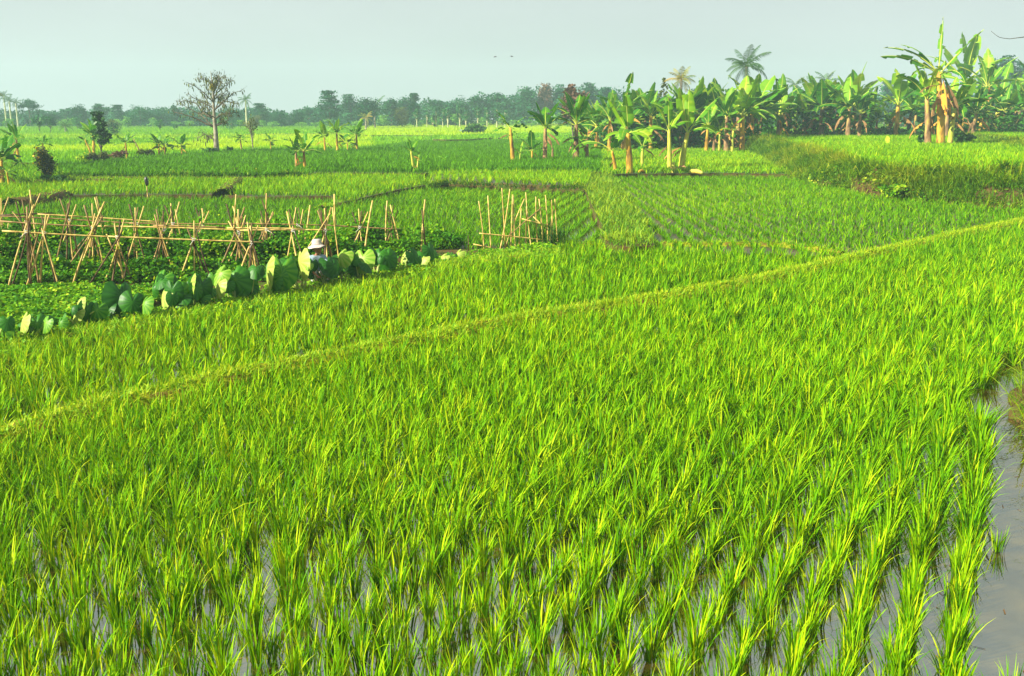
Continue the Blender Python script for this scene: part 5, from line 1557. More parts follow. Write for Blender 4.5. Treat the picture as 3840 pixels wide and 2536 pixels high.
TREES = [
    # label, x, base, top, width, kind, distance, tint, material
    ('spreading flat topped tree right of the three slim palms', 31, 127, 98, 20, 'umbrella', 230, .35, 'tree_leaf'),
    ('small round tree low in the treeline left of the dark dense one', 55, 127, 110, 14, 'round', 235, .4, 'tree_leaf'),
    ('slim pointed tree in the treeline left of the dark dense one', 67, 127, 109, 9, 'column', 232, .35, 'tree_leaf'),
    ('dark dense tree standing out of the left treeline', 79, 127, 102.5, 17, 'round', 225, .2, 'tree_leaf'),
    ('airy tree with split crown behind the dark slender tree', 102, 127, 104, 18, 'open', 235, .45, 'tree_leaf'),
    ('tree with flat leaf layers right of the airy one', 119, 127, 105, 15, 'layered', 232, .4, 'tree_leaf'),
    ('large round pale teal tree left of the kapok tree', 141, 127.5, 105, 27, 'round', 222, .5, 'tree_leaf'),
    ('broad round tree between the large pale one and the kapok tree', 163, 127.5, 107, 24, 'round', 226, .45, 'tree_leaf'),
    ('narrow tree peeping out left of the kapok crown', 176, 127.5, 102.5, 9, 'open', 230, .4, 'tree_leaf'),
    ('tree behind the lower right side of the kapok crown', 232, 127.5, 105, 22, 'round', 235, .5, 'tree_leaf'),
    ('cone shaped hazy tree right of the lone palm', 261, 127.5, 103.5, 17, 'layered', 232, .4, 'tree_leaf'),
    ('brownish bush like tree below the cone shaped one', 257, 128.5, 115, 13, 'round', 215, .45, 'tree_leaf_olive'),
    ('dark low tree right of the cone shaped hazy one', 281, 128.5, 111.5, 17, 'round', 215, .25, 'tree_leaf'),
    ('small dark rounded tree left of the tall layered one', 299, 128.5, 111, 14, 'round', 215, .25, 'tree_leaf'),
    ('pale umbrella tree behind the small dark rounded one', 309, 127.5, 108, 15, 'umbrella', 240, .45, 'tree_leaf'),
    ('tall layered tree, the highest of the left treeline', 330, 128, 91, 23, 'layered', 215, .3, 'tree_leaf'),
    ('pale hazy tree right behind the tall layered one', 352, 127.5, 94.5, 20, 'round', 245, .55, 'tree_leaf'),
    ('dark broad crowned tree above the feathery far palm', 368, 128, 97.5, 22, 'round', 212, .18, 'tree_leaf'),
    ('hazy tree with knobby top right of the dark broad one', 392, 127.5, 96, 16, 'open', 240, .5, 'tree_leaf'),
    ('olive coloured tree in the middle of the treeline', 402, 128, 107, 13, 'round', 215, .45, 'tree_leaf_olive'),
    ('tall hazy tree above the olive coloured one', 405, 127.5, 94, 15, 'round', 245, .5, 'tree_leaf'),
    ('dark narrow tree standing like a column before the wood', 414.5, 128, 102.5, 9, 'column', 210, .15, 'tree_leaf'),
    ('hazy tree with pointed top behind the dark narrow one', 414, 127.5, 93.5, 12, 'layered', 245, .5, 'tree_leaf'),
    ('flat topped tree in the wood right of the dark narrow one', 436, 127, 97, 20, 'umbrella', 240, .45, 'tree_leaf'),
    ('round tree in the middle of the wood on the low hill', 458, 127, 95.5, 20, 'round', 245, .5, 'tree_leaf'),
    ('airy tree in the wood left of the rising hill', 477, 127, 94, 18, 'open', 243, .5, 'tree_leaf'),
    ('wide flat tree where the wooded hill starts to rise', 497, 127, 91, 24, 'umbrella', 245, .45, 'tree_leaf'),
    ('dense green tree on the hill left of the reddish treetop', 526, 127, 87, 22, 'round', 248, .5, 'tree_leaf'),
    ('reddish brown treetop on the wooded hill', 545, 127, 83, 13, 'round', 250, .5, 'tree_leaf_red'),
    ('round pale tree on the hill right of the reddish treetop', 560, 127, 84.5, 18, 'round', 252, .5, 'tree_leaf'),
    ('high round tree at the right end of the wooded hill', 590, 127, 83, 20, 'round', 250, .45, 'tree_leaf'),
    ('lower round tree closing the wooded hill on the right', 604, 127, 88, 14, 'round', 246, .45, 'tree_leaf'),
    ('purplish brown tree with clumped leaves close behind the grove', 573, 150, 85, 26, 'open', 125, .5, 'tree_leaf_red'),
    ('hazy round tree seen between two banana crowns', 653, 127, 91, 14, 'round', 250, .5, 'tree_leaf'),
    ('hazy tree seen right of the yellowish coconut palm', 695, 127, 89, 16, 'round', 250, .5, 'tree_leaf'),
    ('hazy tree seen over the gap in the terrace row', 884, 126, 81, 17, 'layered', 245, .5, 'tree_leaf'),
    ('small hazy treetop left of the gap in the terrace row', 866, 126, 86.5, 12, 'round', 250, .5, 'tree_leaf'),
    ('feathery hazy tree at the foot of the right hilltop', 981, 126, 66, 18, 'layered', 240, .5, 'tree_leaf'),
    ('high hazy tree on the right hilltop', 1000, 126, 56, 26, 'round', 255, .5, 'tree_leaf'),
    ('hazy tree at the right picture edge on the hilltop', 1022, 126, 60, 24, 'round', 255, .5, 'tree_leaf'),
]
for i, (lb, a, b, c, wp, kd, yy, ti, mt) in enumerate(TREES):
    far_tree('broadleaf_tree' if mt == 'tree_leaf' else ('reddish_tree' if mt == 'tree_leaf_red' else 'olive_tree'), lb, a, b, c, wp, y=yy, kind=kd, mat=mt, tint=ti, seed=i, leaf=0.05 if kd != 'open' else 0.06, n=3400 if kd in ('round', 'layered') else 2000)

# slim pale trunked trees before the wood
SLIM = [(417, 108), (427, 110), (436, 107), (443, 109), (448, 106), (460, 104), (466, 110), (478, 106), (487, 108), (497, 105), (505, 109)]
for i, (a, c) in enumerate(SLIM):
    far_tree('slim_tree', f'{ORD[i]} from the left of the slim pale trunked trees behind the far yellow field', a, 127.8, c, 8, y=206 + (i % 3) * 3, kind='open', bark='bark_pale', tint=0.75, seed=80 + i, n=260, leaf=0.09, trunk_w=0.03, group='slim pale trunked trees')
# low trees and banana like clumps on the left before the wood
for i, (lb, a, b, c, wp, kd, ti, mt) in enumerate([
    ('feathery grey green tree before the left treeline, above the flowering bush', 40, 134, 113, 16, 'open', .6, 'tree_leaf'),
    ('second feathery tree, close right of the grey green one', 51, 134, 116, 12, 'open', .5, 'tree_leaf'),
    ('bright pale green small tree in front of the left treeline', 78, 131, 117, 9, 'column', .95, 'tree_leaf'),
    ('brown green round tree right of the dark slender tree', 113, 133, 118, 15, 'round', .45, 'tree_leaf_olive'),
    ('dark round crown leaning over the field right of the dark slender tree', 114.5, 137, 122.5, 13, 'round', .1, 'tree_leaf'),
    ('small pale green tree before the round pale teal tree', 160, 132, 119.5, 9, 'open', .95, 'tree_leaf'),
    ('small thin tree with pale leaves left of the kapok trunk', 175, 132, 123, 7, 'open', .9, 'tree_leaf'),
    ('bushy green tree at the field edge right of the kapok trunk', 232, 131, 118, 16, 'round', .65, 'tree_leaf'),
    ('olive bushy tree right of the kapok tree, low over the field', 250, 132, 118, 14, 'round', .5, 'tree_leaf_olive'),
]):
    far_tree('small_tree', lb, a, b, c, wp, z=0.9, kind=kd, mat=mt, tint=ti, seed=120 + i, n=500, leaf=0.09, group='small trees before the left treeline')
far_tree('slender_tree', 'dark slender leafy tree with two thin trunks among the left bananas', 102, 156, 112.5, 15, z=0.76, kind='layered', mat='dark_leaf', tint=0.35, seed=140, n=900, leaf=0.09, trunk_w=0.022, group='trees of the left fields')
far_tree('twiggy_tree', 'brown half bare small tree right of the kapok tree', 253, 149, 115, 13, z=0.78, kind='open', mat='tree_leaf_olive', bark='bark', tint=0.6, seed=141, n=160, leaf=0.06, trunk_w=0.022, group='trees of the left fields', lean=-0.15)
far_tree('slim_tree', 'thin brown pointed tree beside the yellowish coconut palm', 662, 150, 79, 9, y=118, kind='column', mat='tree_leaf_olive', tint=0.4, seed=142, n=240, leaf=0.06, group='trees of the grove')

rg = np.random.default_rng(55)
for i, a in enumerate(np.linspace(4, 352, 20) + rg.normal(0, 4, 20)):
    far_tree('leafy_bush', f'{ORD[i]} from the left of the light bushes at the foot of the left treeline', float(a), 128.2, float(rg.uniform(116.5, 122)), float(rg.uniform(7, 14)), y=float(rg.uniform(196, 214)), kind=['round', 'open', 'column', 'round'][i % 4], mat='tree_leaf_light', tint=float(rg.uniform(0.6, 1.0)), seed=300 + i, n=420, leaf=0.12, group='light bushes along the left treeline')
for i, a in enumerate(np.linspace(384, 602, 14) + rg.normal(0, 4, 14)):
    far_tree('leafy_bush', f'{ORD[i]} from the left of the light bushes at the foot of the wooded hill', float(a), 127.8, float(rg.uniform(112, 121)), float(rg.uniform(8, 14)), y=float(rg.uniform(214, 228)), kind=['round', 'open', 'column'][i % 3], mat='tree_leaf_light', tint=float(rg.uniform(0.55, 0.95)), seed=330 + i, n=420, leaf=0.12, group='light bushes below the wooded hill')

# the wood behind them, one mass
rg = np.random.default_rng(5)
mb = MB()
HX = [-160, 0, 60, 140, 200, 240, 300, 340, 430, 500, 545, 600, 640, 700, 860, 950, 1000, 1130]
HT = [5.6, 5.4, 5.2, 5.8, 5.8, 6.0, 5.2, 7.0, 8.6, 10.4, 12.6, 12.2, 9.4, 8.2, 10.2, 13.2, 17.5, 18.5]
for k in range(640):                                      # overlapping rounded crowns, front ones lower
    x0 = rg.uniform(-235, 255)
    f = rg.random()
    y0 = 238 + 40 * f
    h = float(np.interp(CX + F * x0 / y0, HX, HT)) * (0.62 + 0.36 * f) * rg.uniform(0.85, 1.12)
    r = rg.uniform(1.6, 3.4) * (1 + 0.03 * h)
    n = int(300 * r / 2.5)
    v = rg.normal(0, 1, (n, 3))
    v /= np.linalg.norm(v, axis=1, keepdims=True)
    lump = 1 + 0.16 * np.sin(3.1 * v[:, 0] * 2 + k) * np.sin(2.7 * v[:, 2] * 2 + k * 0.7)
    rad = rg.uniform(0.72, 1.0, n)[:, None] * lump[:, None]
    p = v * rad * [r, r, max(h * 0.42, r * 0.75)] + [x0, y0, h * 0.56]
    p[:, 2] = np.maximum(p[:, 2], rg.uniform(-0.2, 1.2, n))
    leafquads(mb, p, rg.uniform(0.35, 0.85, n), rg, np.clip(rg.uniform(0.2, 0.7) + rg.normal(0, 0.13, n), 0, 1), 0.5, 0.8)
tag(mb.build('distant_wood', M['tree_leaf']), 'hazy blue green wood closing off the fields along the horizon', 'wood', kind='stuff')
# dark undergrowth in the shade of the grove
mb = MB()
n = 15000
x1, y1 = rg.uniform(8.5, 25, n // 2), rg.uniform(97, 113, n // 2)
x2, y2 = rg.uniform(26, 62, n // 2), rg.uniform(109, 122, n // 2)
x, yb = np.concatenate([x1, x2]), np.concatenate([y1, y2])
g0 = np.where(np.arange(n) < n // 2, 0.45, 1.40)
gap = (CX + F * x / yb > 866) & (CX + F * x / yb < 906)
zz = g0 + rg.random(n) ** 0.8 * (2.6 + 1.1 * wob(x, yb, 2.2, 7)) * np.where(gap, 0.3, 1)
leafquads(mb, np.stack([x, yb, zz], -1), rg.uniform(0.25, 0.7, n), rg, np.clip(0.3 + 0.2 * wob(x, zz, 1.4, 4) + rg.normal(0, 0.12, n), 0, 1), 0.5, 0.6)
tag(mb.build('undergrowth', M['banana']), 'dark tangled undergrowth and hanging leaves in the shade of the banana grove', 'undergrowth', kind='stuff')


# ------------------------------------------------------------------ the kapok tree
def kapok():
    rr = np.random.default_rng(17)
    base = W(216.7, 151.6, 0.75)
    D = base[1]

    def q(cx, cy, dy=0.0):
        return WY((620 + cx / 2.7156) / 3.75, (250 + cy / 2.7156) / 3.75, D + dy) - base
    o = empty('kapok_tree', base, 'tall half bare kapok tree with pale trunk and hanging seed pods in the left fields', 'tree')
    tr = MB()
    tk = resample([q(521, 880), q(519, 800), q(515, 700), q(503, 570), q(494, 440), q(489, 320), q(481, 200), q(470, 110), q(461, 45)], 30)
    tube(tr, tk, np.interp(np.linspace(0, 1, 30), [0, 0.04, 0.15, 0.4, 0.6, 0.85, 1], [0.30, 0.25, 0.20, 0.155, 0.10, 0.05, 0.015]), 9)
    part('trunk', tr, M['bark'], o)
    limbs = [
        ([(490, 528), (400, 478), (310, 375), (180, 340), (140, 380)], .085), ([(482, 607), (400, 570), (300, 522), (180, 480), (90, 462)], .09), ([(502, 748), (450, 715), (410, 690), (330, 725)], .06),
        ([(520, 602), (600, 568), (650, 535), (655, 500)], .06), ([(512, 522), (600, 482), (700, 465), (770, 475)], .075), ([(502, 437), (600, 350), (690, 270), (780, 240)], .075),
        ([(497, 300), (570, 230), (640, 170), (705, 140)], .06), ([(486, 362), (400, 270), (300, 200), (235, 170)], .06), ([(488, 432), (420, 382), (330, 345), (240, 280)], .06),
        ([(492, 262), (530, 180), (525, 100)], .04), ([(488, 330), (560, 303), (605, 310)], .04), ([(600, 352), (680, 368), (745, 382)], .04), ([(482, 182), (420, 140), (340, 125)], .04),
        ([(502, 505), (340, 472), (240, 430), (150, 360)], .06), ([(484, 232), (560, 122), (605, 115)], .035)]
    br = MB()
    tips = []
    for pts, r in limbs:
        cx0 = 500.0
        for var in range(2):
            P = []
            sgn = rr.choice([-1, 1]) * (0.25 if var == 0 else 1.0)
            for (cx, cy) in pts:
                ex = (cx - cx0)
                if var == 0:
                    P.append(q(cx, cy, abs(ex) / 870 * 8.0 * 0.5 * sgn))
                else:                               # the limbs that grow towards and away from the viewer
                    P.append(q(cx0 + ex * rr.uniform(0.25, 0.5) * rr.choice([1, 1, 1, -1]) if False else cx0 + ex * 0.42, cy + 12, abs(ex) / 2.7156 / 3.75 * D / F * 0.95 * sgn))
            P = resample(P, 12)
            P[1:-1] += rr.normal(0, 0.02, (10, 3))
            tube(br, P, np.linspace(r, r * 0.22, 12) * (1 if var == 0 else 0.85), 6)
            for k in range(16):
                i = int(rr.integers(3, 12))
                s = P[i]
                out = (P[min(i + 1, 11)] - P[i - 1])
                out /= np.linalg.norm(out)
                v = out * 0.7 + rr.normal(0, 0.7, 3)
                v[2] += 0.25
                v /= np.linalg.norm(v)
                e = s + v * rr.uniform(0.3, 0.75)
                tube(br, resample([s, (s + e) / 2 + [0, 0, 0.05], e], 4), [0.018, 0.014, 0.010, 0.006], 4, cap=False)
                tips.append(e)
                tips.append((s + e) / 2)
            for i in (5, 7, 9, 11):
                tips.append(P[i])
    part('branches', br, M['bark_dark'], o)
    tips = np.array(tips)
    pods = MB()
    k = rr.choice(len(tips), min(430, len(tips)), replace=False)
    for i in k:
        t = tips[i]
        L = rr.uniform(0.18, 0.30)
        x0 = t + [0, 0, -0.05]
        sw = rr.normal(0, 0.03, 2)
        tube(pods, [x0, x0 + [sw[0] * .3, sw[1] * .3, -L * 0.25], x0 + [sw[0] * .6, sw[1] * .6, -L * 0.7], x0 + [sw[0], sw[1], -L]], [0.012, 0.036, 0.034, 0.008], 6, rr.random())
    tag(part('pods', pods, M['pod'], o), 'long olive brown hanging pods', kind='stuff')
    lf = MB()
    n = 900
    p = tips[rr.integers(0, len(tips), n)] + rr.normal(0, 0.14, (n, 3))
    leafquads(lf, p, rr.uniform(0.08, 0.16, n), rr, rr.random(n), 0.3, 0.5)
    tag(part('leaves', lf, M['tree_leaf_olive'], o), 'few small olive leaves', kind='stuff')
    e = MB()
    c = tk[23]
    n = 260
    blades(e, c + rr.normal(0, 0.10, (n, 3)), rr.uniform(0, 6.28, n), np.abs(rr.normal(0.8, 0.4, n)), np.abs(rr.normal(1.0, 0.5, n)), rr.uniform(0.25, 0.5, n), np.full(n, 0.05), 3, rr.random(n), rr)
    eo = e.build('tree_fern', M['fern'], loc=base)
    tag(eo, 'yellow green fern clump perched high in the kapok tree', 'fern')


kapok()

# the dry twig of a tree beyond the right edge
b = WY(1070, 230, 40)
b[2] = 0.2
o = empty('dead_tree', b, 'dead tree beyond the right edge, one thin curved bare twig reaching into the sky', 'tree')
tr = MB()
tp = WY(1066, 40, 40) - b
tube(tr, resample([(0, 0, -0.3), tp * [0.6, 1, 0.5] + [0.1, 0, 0], tp], 12), np.linspace(0.14, 0.03, 12), 8)
part('trunk', tr, M['bark'], o)
for pts, r in [([(1066, 45), (1045, 34), (1024, 37), (1008, 39), (998, 37), (991, 31)], 0.03), ([(1066, 60), (1100, 30), (1120, -10)], 0.035), ([(1067, 80), (1048, 62), (1040, 30)], 0.02)]:
    br = MB()
    P = resample([WY(a, c, 40) - b for a, c in pts], 16)
    tube(br, P, np.linspace(r, 0.007, 16), 5)
    part('branch', br, M['bark_dark'], o)

# two birds
for lb, a, c, tl in [('left one of two tiny dark birds flying in the sky', 495.3, 56.9, 0.25), ('right one of two tiny dark birds flying in the sky', 511.8, 56.5, 0.05)]:
    mb = MB()
    tube(mb, [(-0.10, 0, 0), (-0.07, 0, 0), (0.0, 0, 0.0), (0.07, 0, 0.005), (0.10, 0, 0.01), (0.115, 0, 0.006)], [0.006, 0.018, 0.026, 0.02, 0.016, 0.004], 7)
    bo = mb.build('bird', M['bird'])
    bo.location = tuple(WY(a, c, 95))
    bo.rotation_euler = (0.1, -tl, 0.5)
    bo.scale = (1.25, 1.25, 1.25)
    tag(bo, lb, 'bird', 'birds in the sky')
    for sg in (-1, 1):
        wm = MB()
        v = [(0.04, sg * 0.015, 0.01), (-0.04, sg * 0.015, 0.005), (-0.03, sg * 0.12, 0.05), (0.045, sg * 0.11, 0.055), (-0.06, sg * 0.26, 0.02), (-0.04, sg * 0.25, 0.024)]
        v2 = [(x, y, z - 0.006) for x, y, z in v]
        wm.add(v + v2, [np.array([[0, 1, 2, 3], [3, 2, 4, 5], [6, 9, 8, 7], [9, 11, 10, 8], [0, 3, 9, 6], [3, 5, 11, 9], [1, 7, 8, 2], [2, 8, 10, 4], [5, 4, 10, 11]])])
        part('wing', wm, M['bird'], bo)
    tm = MB()
    tm.add([(-0.09, -0.012, 0), (-0.09, 0.012, 0), (-0.16, 0.03, 0), (-0.16, -0.03, 0), (-0.09, -0.012, -0.006), (-0.09, 0.012, -0.006), (-0.16, 0.03, -0.006), (-0.16, -0.03, -0.006)], [np.array([[0, 1, 2, 3], [7, 6, 5, 4], [0, 4, 5, 1], [1, 5, 6, 2], [2, 6, 7, 3], [3, 7, 4, 0]])])
    part('tail', tm, M['bird'], bo)
# ------------------------------------------------------------------ people
def skin_body(name, joints, bones, mat, parent, levels=2, root=0):
    """joints: {key: ((x, y, z), (rx, ry))}; bones: pairs of keys. One continuous surface grown from the skeleton."""
    keys = list(joints)
    idx = {k: i for i, k in enumerate(keys)}
    me = bpy.data.meshes.new(name)
    me.from_pydata([joints[k][0] for k in keys], [(idx[a], idx[b]) for a, b in bones], [])
    o = bpy.data.objects.new(name, me)
    link(o, parent)
    m = o.modifiers.new('skin', 'SKIN')
    m.use_smooth_shade = True
    if not me.skin_vertices:
        o.data.attributes  # noqa
    sv = me.skin_vertices[0].data
    for k in keys:
        r = joints[k][1]
        sv[idx[k]].radius = (r, r) if not isinstance(r, tuple) else r
        sv[idx[k]].use_root = (keys.index(k) == root)
    s = o.modifiers.new('smooth', 'SUBSURF')
    s.levels = levels
    s.render_levels = levels
    me.materials.append(mat)
    return o


def head_mb(mb, c, fwd, up, s):
    """A head of height s with brow, nose, mouth, chin and ears."""
    fwd, up = np.array(fwd, float), np.array(up, float)
    fwd /= np.linalg.norm(fwd)
    sd = np.cross(up, fwd)
    sd /= np.linalg.norm(sd)
    up = np.cross(fwd, sd)
    n, m = 30, 22
    V = []
    for j in range(m):
        ph = math.pi * (j + 0.5) / m
        zz = math.cos(ph)
        for i in range(n):
            a = 2 * math.pi * i / n
            r = math.sin(ph)
            x, y, z = r * math.cos(a), r * math.sin(a), zz          # x forward, y side
            wx, wy = 0.47, 0.38
            if z < 0:
                k = 1 - 0.28 * (-z) ** 1.4
                wy *= k
                if x < 0:
                    wx *= 1 - 0.35 * (-z)
            px_, py_, pz_ = x * wx, y * wy, z * 0.5
            if x > 0.3:
                g = math.exp(-(y / 0.20) ** 2)
                px_ += 0.11 * g * math.exp(-((z + 0.12) / 0.13) ** 2)                # nose
                px_ += 0.03 * math.exp(-(y / 0.5) ** 2) * math.exp(-((z - 0.22) / 0.10) ** 2)   # brow
                px_ -= 0.05 * math.exp(-((abs(y) - 0.36) / 0.16) ** 2) * math.exp(-((z - 0.04) / 0.10) ** 2)   # eye sockets
                px_ += 0.025 * math.exp(-(y / 0.28) ** 2) * math.exp(-((z + 0.45) / 0.06) ** 2)  # lips
                px_ -= 0.018 * math.exp(-(y / 0.3) ** 2) * math.exp(-((z + 0.51) / 0.025) ** 2)
                px_ += 0.03 * math.exp(-(y / 0.3) ** 2) * math.exp(-((z + 0.80) / 0.14) ** 2)    # chin
            V.append(c + (px_ * fwd + py_ * sd + pz_ * up) * s)
    f = []
    for j in range(m - 1):
        for i in range(n):
            f.append([j * n + i, j * n + (i + 1) % n, (j + 1) * n + (i + 1) % n, (j + 1) * n + i])
    mb.add(V, [np.array(f), np.array([list(range(n))]), np.array([[(m - 1) * n + i for i in range(n)][::-1]])])
    for sg in (-1, 1):                                                # ears
        e = c + (sg * 0.375 * sd - 0.02 * fwd - 0.04 * up) * s
        tube(mb, [e - up * 0.10 * s, e + (-fwd * 0.05 + sg * sd * 0.06) * s, e + up * 0.11 * s], [0.025 * s, 0.055 * s, 0.035 * s], 6)
    return fwd, sd, up


def hand(joints, bones, wrist, palm_c, fdir, side, sc=1.0, key='h', curl=0.5):
    """Adds a palm, four bent fingers and a thumb to a skeleton."""
    fdir, side = np.array(fdir) / np.linalg.norm(fdir), np.array(side) / np.linalg.norm(side)
    down = np.cross(side, fdir)
    pc = np.array(palm_c)
    joints[key + 'p'] = (tuple(pc), 0.026)
    bones.append((wrist, key + 'p'))
    for i, (off, ln) in enumerate([(-0.028, 0.062), (-0.009, 0.072), (0.010, 0.068), (0.028, 0.054)]):
        b = pc + fdir * 0.045 + side * off
        m = b + (fdir * math.cos(curl) + down * math.sin(curl)) * ln * 0.55
        t = m + (fdir * math.cos(curl * 2.2) + down * math.sin(curl * 2.2)) * ln * 0.5
        for k, q, r in ((f'{key}f{i}a', b, 0.010), (f'{key}f{i}b', m, 0.009), (f'{key}f{i}c', t, 0.0075)):
            joints[k] = (tuple(q), r)
        bones += [(key + 'p', f'{key}f{i}a'), (f'{key}f{i}a', f'{key}f{i}b'), (f'{key}f{i}b', f'{key}f{i}c')]
    b = pc - side * 0.030 + fdir * 0.005
    m = b - side * 0.022 + fdir * 0.026 + down * 0.012
    t = m + fdir * 0.026 + down * 0.012
    for k, q, r in ((key + 't0', b, 0.012), (key + 't1', m, 0.010), (key + 't2', t, 0.008)):
        joints[k] = (tuple(q), r)
    bones += [(key + 'p', key + 't0'), (key + 't0', key + 't1'), (key + 't1', key + 't2')]


def farmer():
    b = taro_base(311) + np.array([0.0, 0.75, 0.02])
    target = WY(311, 239.8, b[1])[2]             # top of the hat
    sc = (target - b[2]) / 1.09
    o = empty('person', b, 'person in a pale bucket hat and light blue shirt crouching behind the taro leaves', 'person', rz=math.radians(28))
    o.scale = (sc, sc, sc)
    # local frame: the person faces -y
    J = {
        'pelvis': ((0, 0.10, 0.30), 0.115), 'waist': ((0, 0.05, 0.42), 0.10), 'chest': ((0, -0.02, 0.58), 0.115), 'upper': ((0, -0.04, 0.68), 0.09), 'neck': ((0, -0.06, 0.755), 0.045), 'nape': ((0, -0.085, 0.81), 0.05),
    }
    Bn = [('pelvis', 'waist'), ('waist', 'chest'), ('chest', 'upper'), ('upper', 'neck'), ('neck', 'nape')]
    for s, n in ((-1, 'l'), (1, 'r')):
        J.update({n + 'hip': ((s * 0.09, 0.07, 0.28), 0.085), n + 'knee': ((s * 0.16, -0.30, 0.44), 0.058), n + 'calf': ((s * 0.15, -0.20, 0.26), 0.052), n + 'ank': ((s * 0.13, -0.10, 0.08), 0.034), n + 'foot': ((s * 0.14, -0.20, 0.035), 0.036), n + 'toe': ((s * 0.15, -0.31, 0.025), 0.026),
                  n + 'sho': ((s * 0.17, -0.03, 0.67), 0.060), n + 'elb': ((s * 0.24, -0.22, 0.46), 0.040), n + 'wri': ((s * 0.16, -0.43, 0.36), 0.026)})
        Bn += [('pelvis', n + 'hip'), (n + 'hip', n + 'knee'), (n + 'knee', n + 'calf'), (n + 'calf', n + 'ank'), (n + 'ank', n + 'foot'), (n + 'foot', n + 'toe'), ('upper', n + 'sho'), (n + 'sho', n + 'elb'), (n + 'elb', n + 'wri')]
        hand(J, Bn, n + 'wri', (s * 0.14, -0.485, 0.325), (-s * 0.2, -0.8, -0.55), (s, 0, 0), 1.0, n + 'h', 0.55)
    body = skin_body('body', J, Bn, M['skin'], o)
    hc = np.array([0, -0.125, 0.890])
    hm = MB()
    fw, sd, up = head_mb(hm, hc, (0.25, -1, 0.16), (0, 0.16, 1), 0.240)
    part('head', hm, M['skin'], body)
    em = MB()
    for sg in (-1, 1):
        c = hc + (fw * 0.42 + sd * sg * 0.155 + up * 0.02) * 0.225
        tube(em, [c - fw * 0.012, c - fw * 0.004, c + fw * 0.006, c + fw * 0.009], [0.004, 0.013, 0.010, 0.002], 8)
    part('eyes', em, M['eye'], body)
    hr = MB()
    V, n, m = [], 26, 9
    for j in range(m):
        ph = 0.10 + 1.55 * j / (m - 1)
        for i in range(n):
            a = 2 * math.pi * i / n
            back = max(0, -math.cos(a))
            p2 = ph * (1 + 0.28 * back)
            V.append(hc + (math.sin(p2) * math.cos(a) * 0.485 * fw + math.sin(p2) * math.sin(a) * 0.40 * sd + math.cos(p2) * 0.52 * up) * 0.225 - fw * 0.006)
    hr.add(V, [np.array([[j * n + i, j * n + (i + 1) % n, (j + 1) * n + (i + 1) % n, (j + 1) * n + i] for j in range(m - 1) for i in range(n)]), np.array([list(range(n))])])
    part('hair', hr, M['hair'], body)
    # bucket hat
    ht = MB()
    prof = [(0.0, 0.150), (0.060, 0.148), (0.095, 0.136), (0.108, 0.110), (0.114, 0.06), (0.118, 0.020), (0.122, 0.016), (0.150, -0.004), (0.185, -0.030), (0.205, -0.046), (0.204, -0.052), (0.182, -0.038), (0.148, -0.014), (0.116, 0.006), (0.110, 0.05)]
    n = 30
    V = []
    rr = np.random.default_rng(4)
    hcen = hc + up * 0.084 - fw * 0.014
    for r, z in prof:
        for i in range(n):
            a = 2 * math.pi * i / n
            wv = 0.016 * math.sin(2 * a + 0.6) * max(0, (r - 0.11) / 0.09) + 0.010 * math.sin(5 * a) * max(0, (r - 0.12) / 0.09)
            V.append(hcen + (math.cos(a) * r * 1.08 * fw + math.sin(a) * r * sd + (z + wv) * up) * (1 + 0.0 * rr.random()))
    k = len(prof)
    ht.add(V, [np.array([[j * n + i, j * n + (i + 1) % n, (j + 1) * n + (i + 1) % n, (j + 1) * n + i] for j in range(k - 1) for i in range(n)])])
    hat = part('bucket_hat', ht, M['hat'], o)
    hb = MB()
    tube(hb, [hcen + (math.cos(a) * 0.1235 * 1.06 * fw + math.sin(a) * 0.1225 * sd + 0.026 * up) for a in np.linspace(0, 2 * math.pi, 31)], 0.006, 5)
    part('hat_band', hb, M['hat'], hat)
    # clothes
    SJ = {k: J[k] for k in ('pelvis', 'waist', 'chest', 'upper')}
    SJ = {'pelvis': ((0, 0.10, 0.31), 0.135), 'waist': ((0, 0.05, 0.42), 0.125), 'chest': ((0, -0.02, 0.58), 0.135), 'upper': ((0, -0.04, 0.69), 0.105), 'collar': ((0, -0.055, 0.745), 0.062)}
    SB = [('pelvis', 'waist'), ('waist', 'chest'), ('chest', 'upper'), ('upper', 'collar')]
    for s, n_ in ((-1, 'l'), (1, 'r')):
        SJ.update({n_ + 'sho': ((s * 0.17, -0.03, 0.675), 0.076), n_ + 'elb': ((s * 0.24, -0.22, 0.46), 0.056), n_ + 'cuff': ((s * 0.20, -0.325, 0.41), 0.046)})
        SB += [('upper', n_ + 'sho'), (n_ + 'sho', n_ + 'elb'), (n_ + 'elb', n_ + 'cuff')]
    skin_body('shirt', SJ, SB, M['shirt'], o)
    TJ = {'waist': ((0, 0.09, 0.36), 0.13), 'pelvis': ((0, 0.11, 0.29), 0.135)}
    TBn = [('waist', 'pelvis')]
    for s, n_ in ((-1, 'l'), (1, 'r')):
        TJ.update({n_ + 'hip': ((s * 0.09, 0.07, 0.28), 0.105), n_ + 'knee': ((s * 0.16, -0.30, 0.44), 0.075), n_ + 'calf': ((s * 0.15, -0.20, 0.26), 0.068), n_ + 'hem': ((s * 0.135, -0.125, 0.125), 0.056)})
        TBn += [('pelvis', n_ + 'hip'), (n_ + 'hip', n_ + 'knee'), (n_ + 'knee', n_ + 'calf'), (n_ + 'calf', n_ + 'hem')]
    skin_body('trousers', TJ, TBn, M['white_cloth'], o, root=1)


farmer()


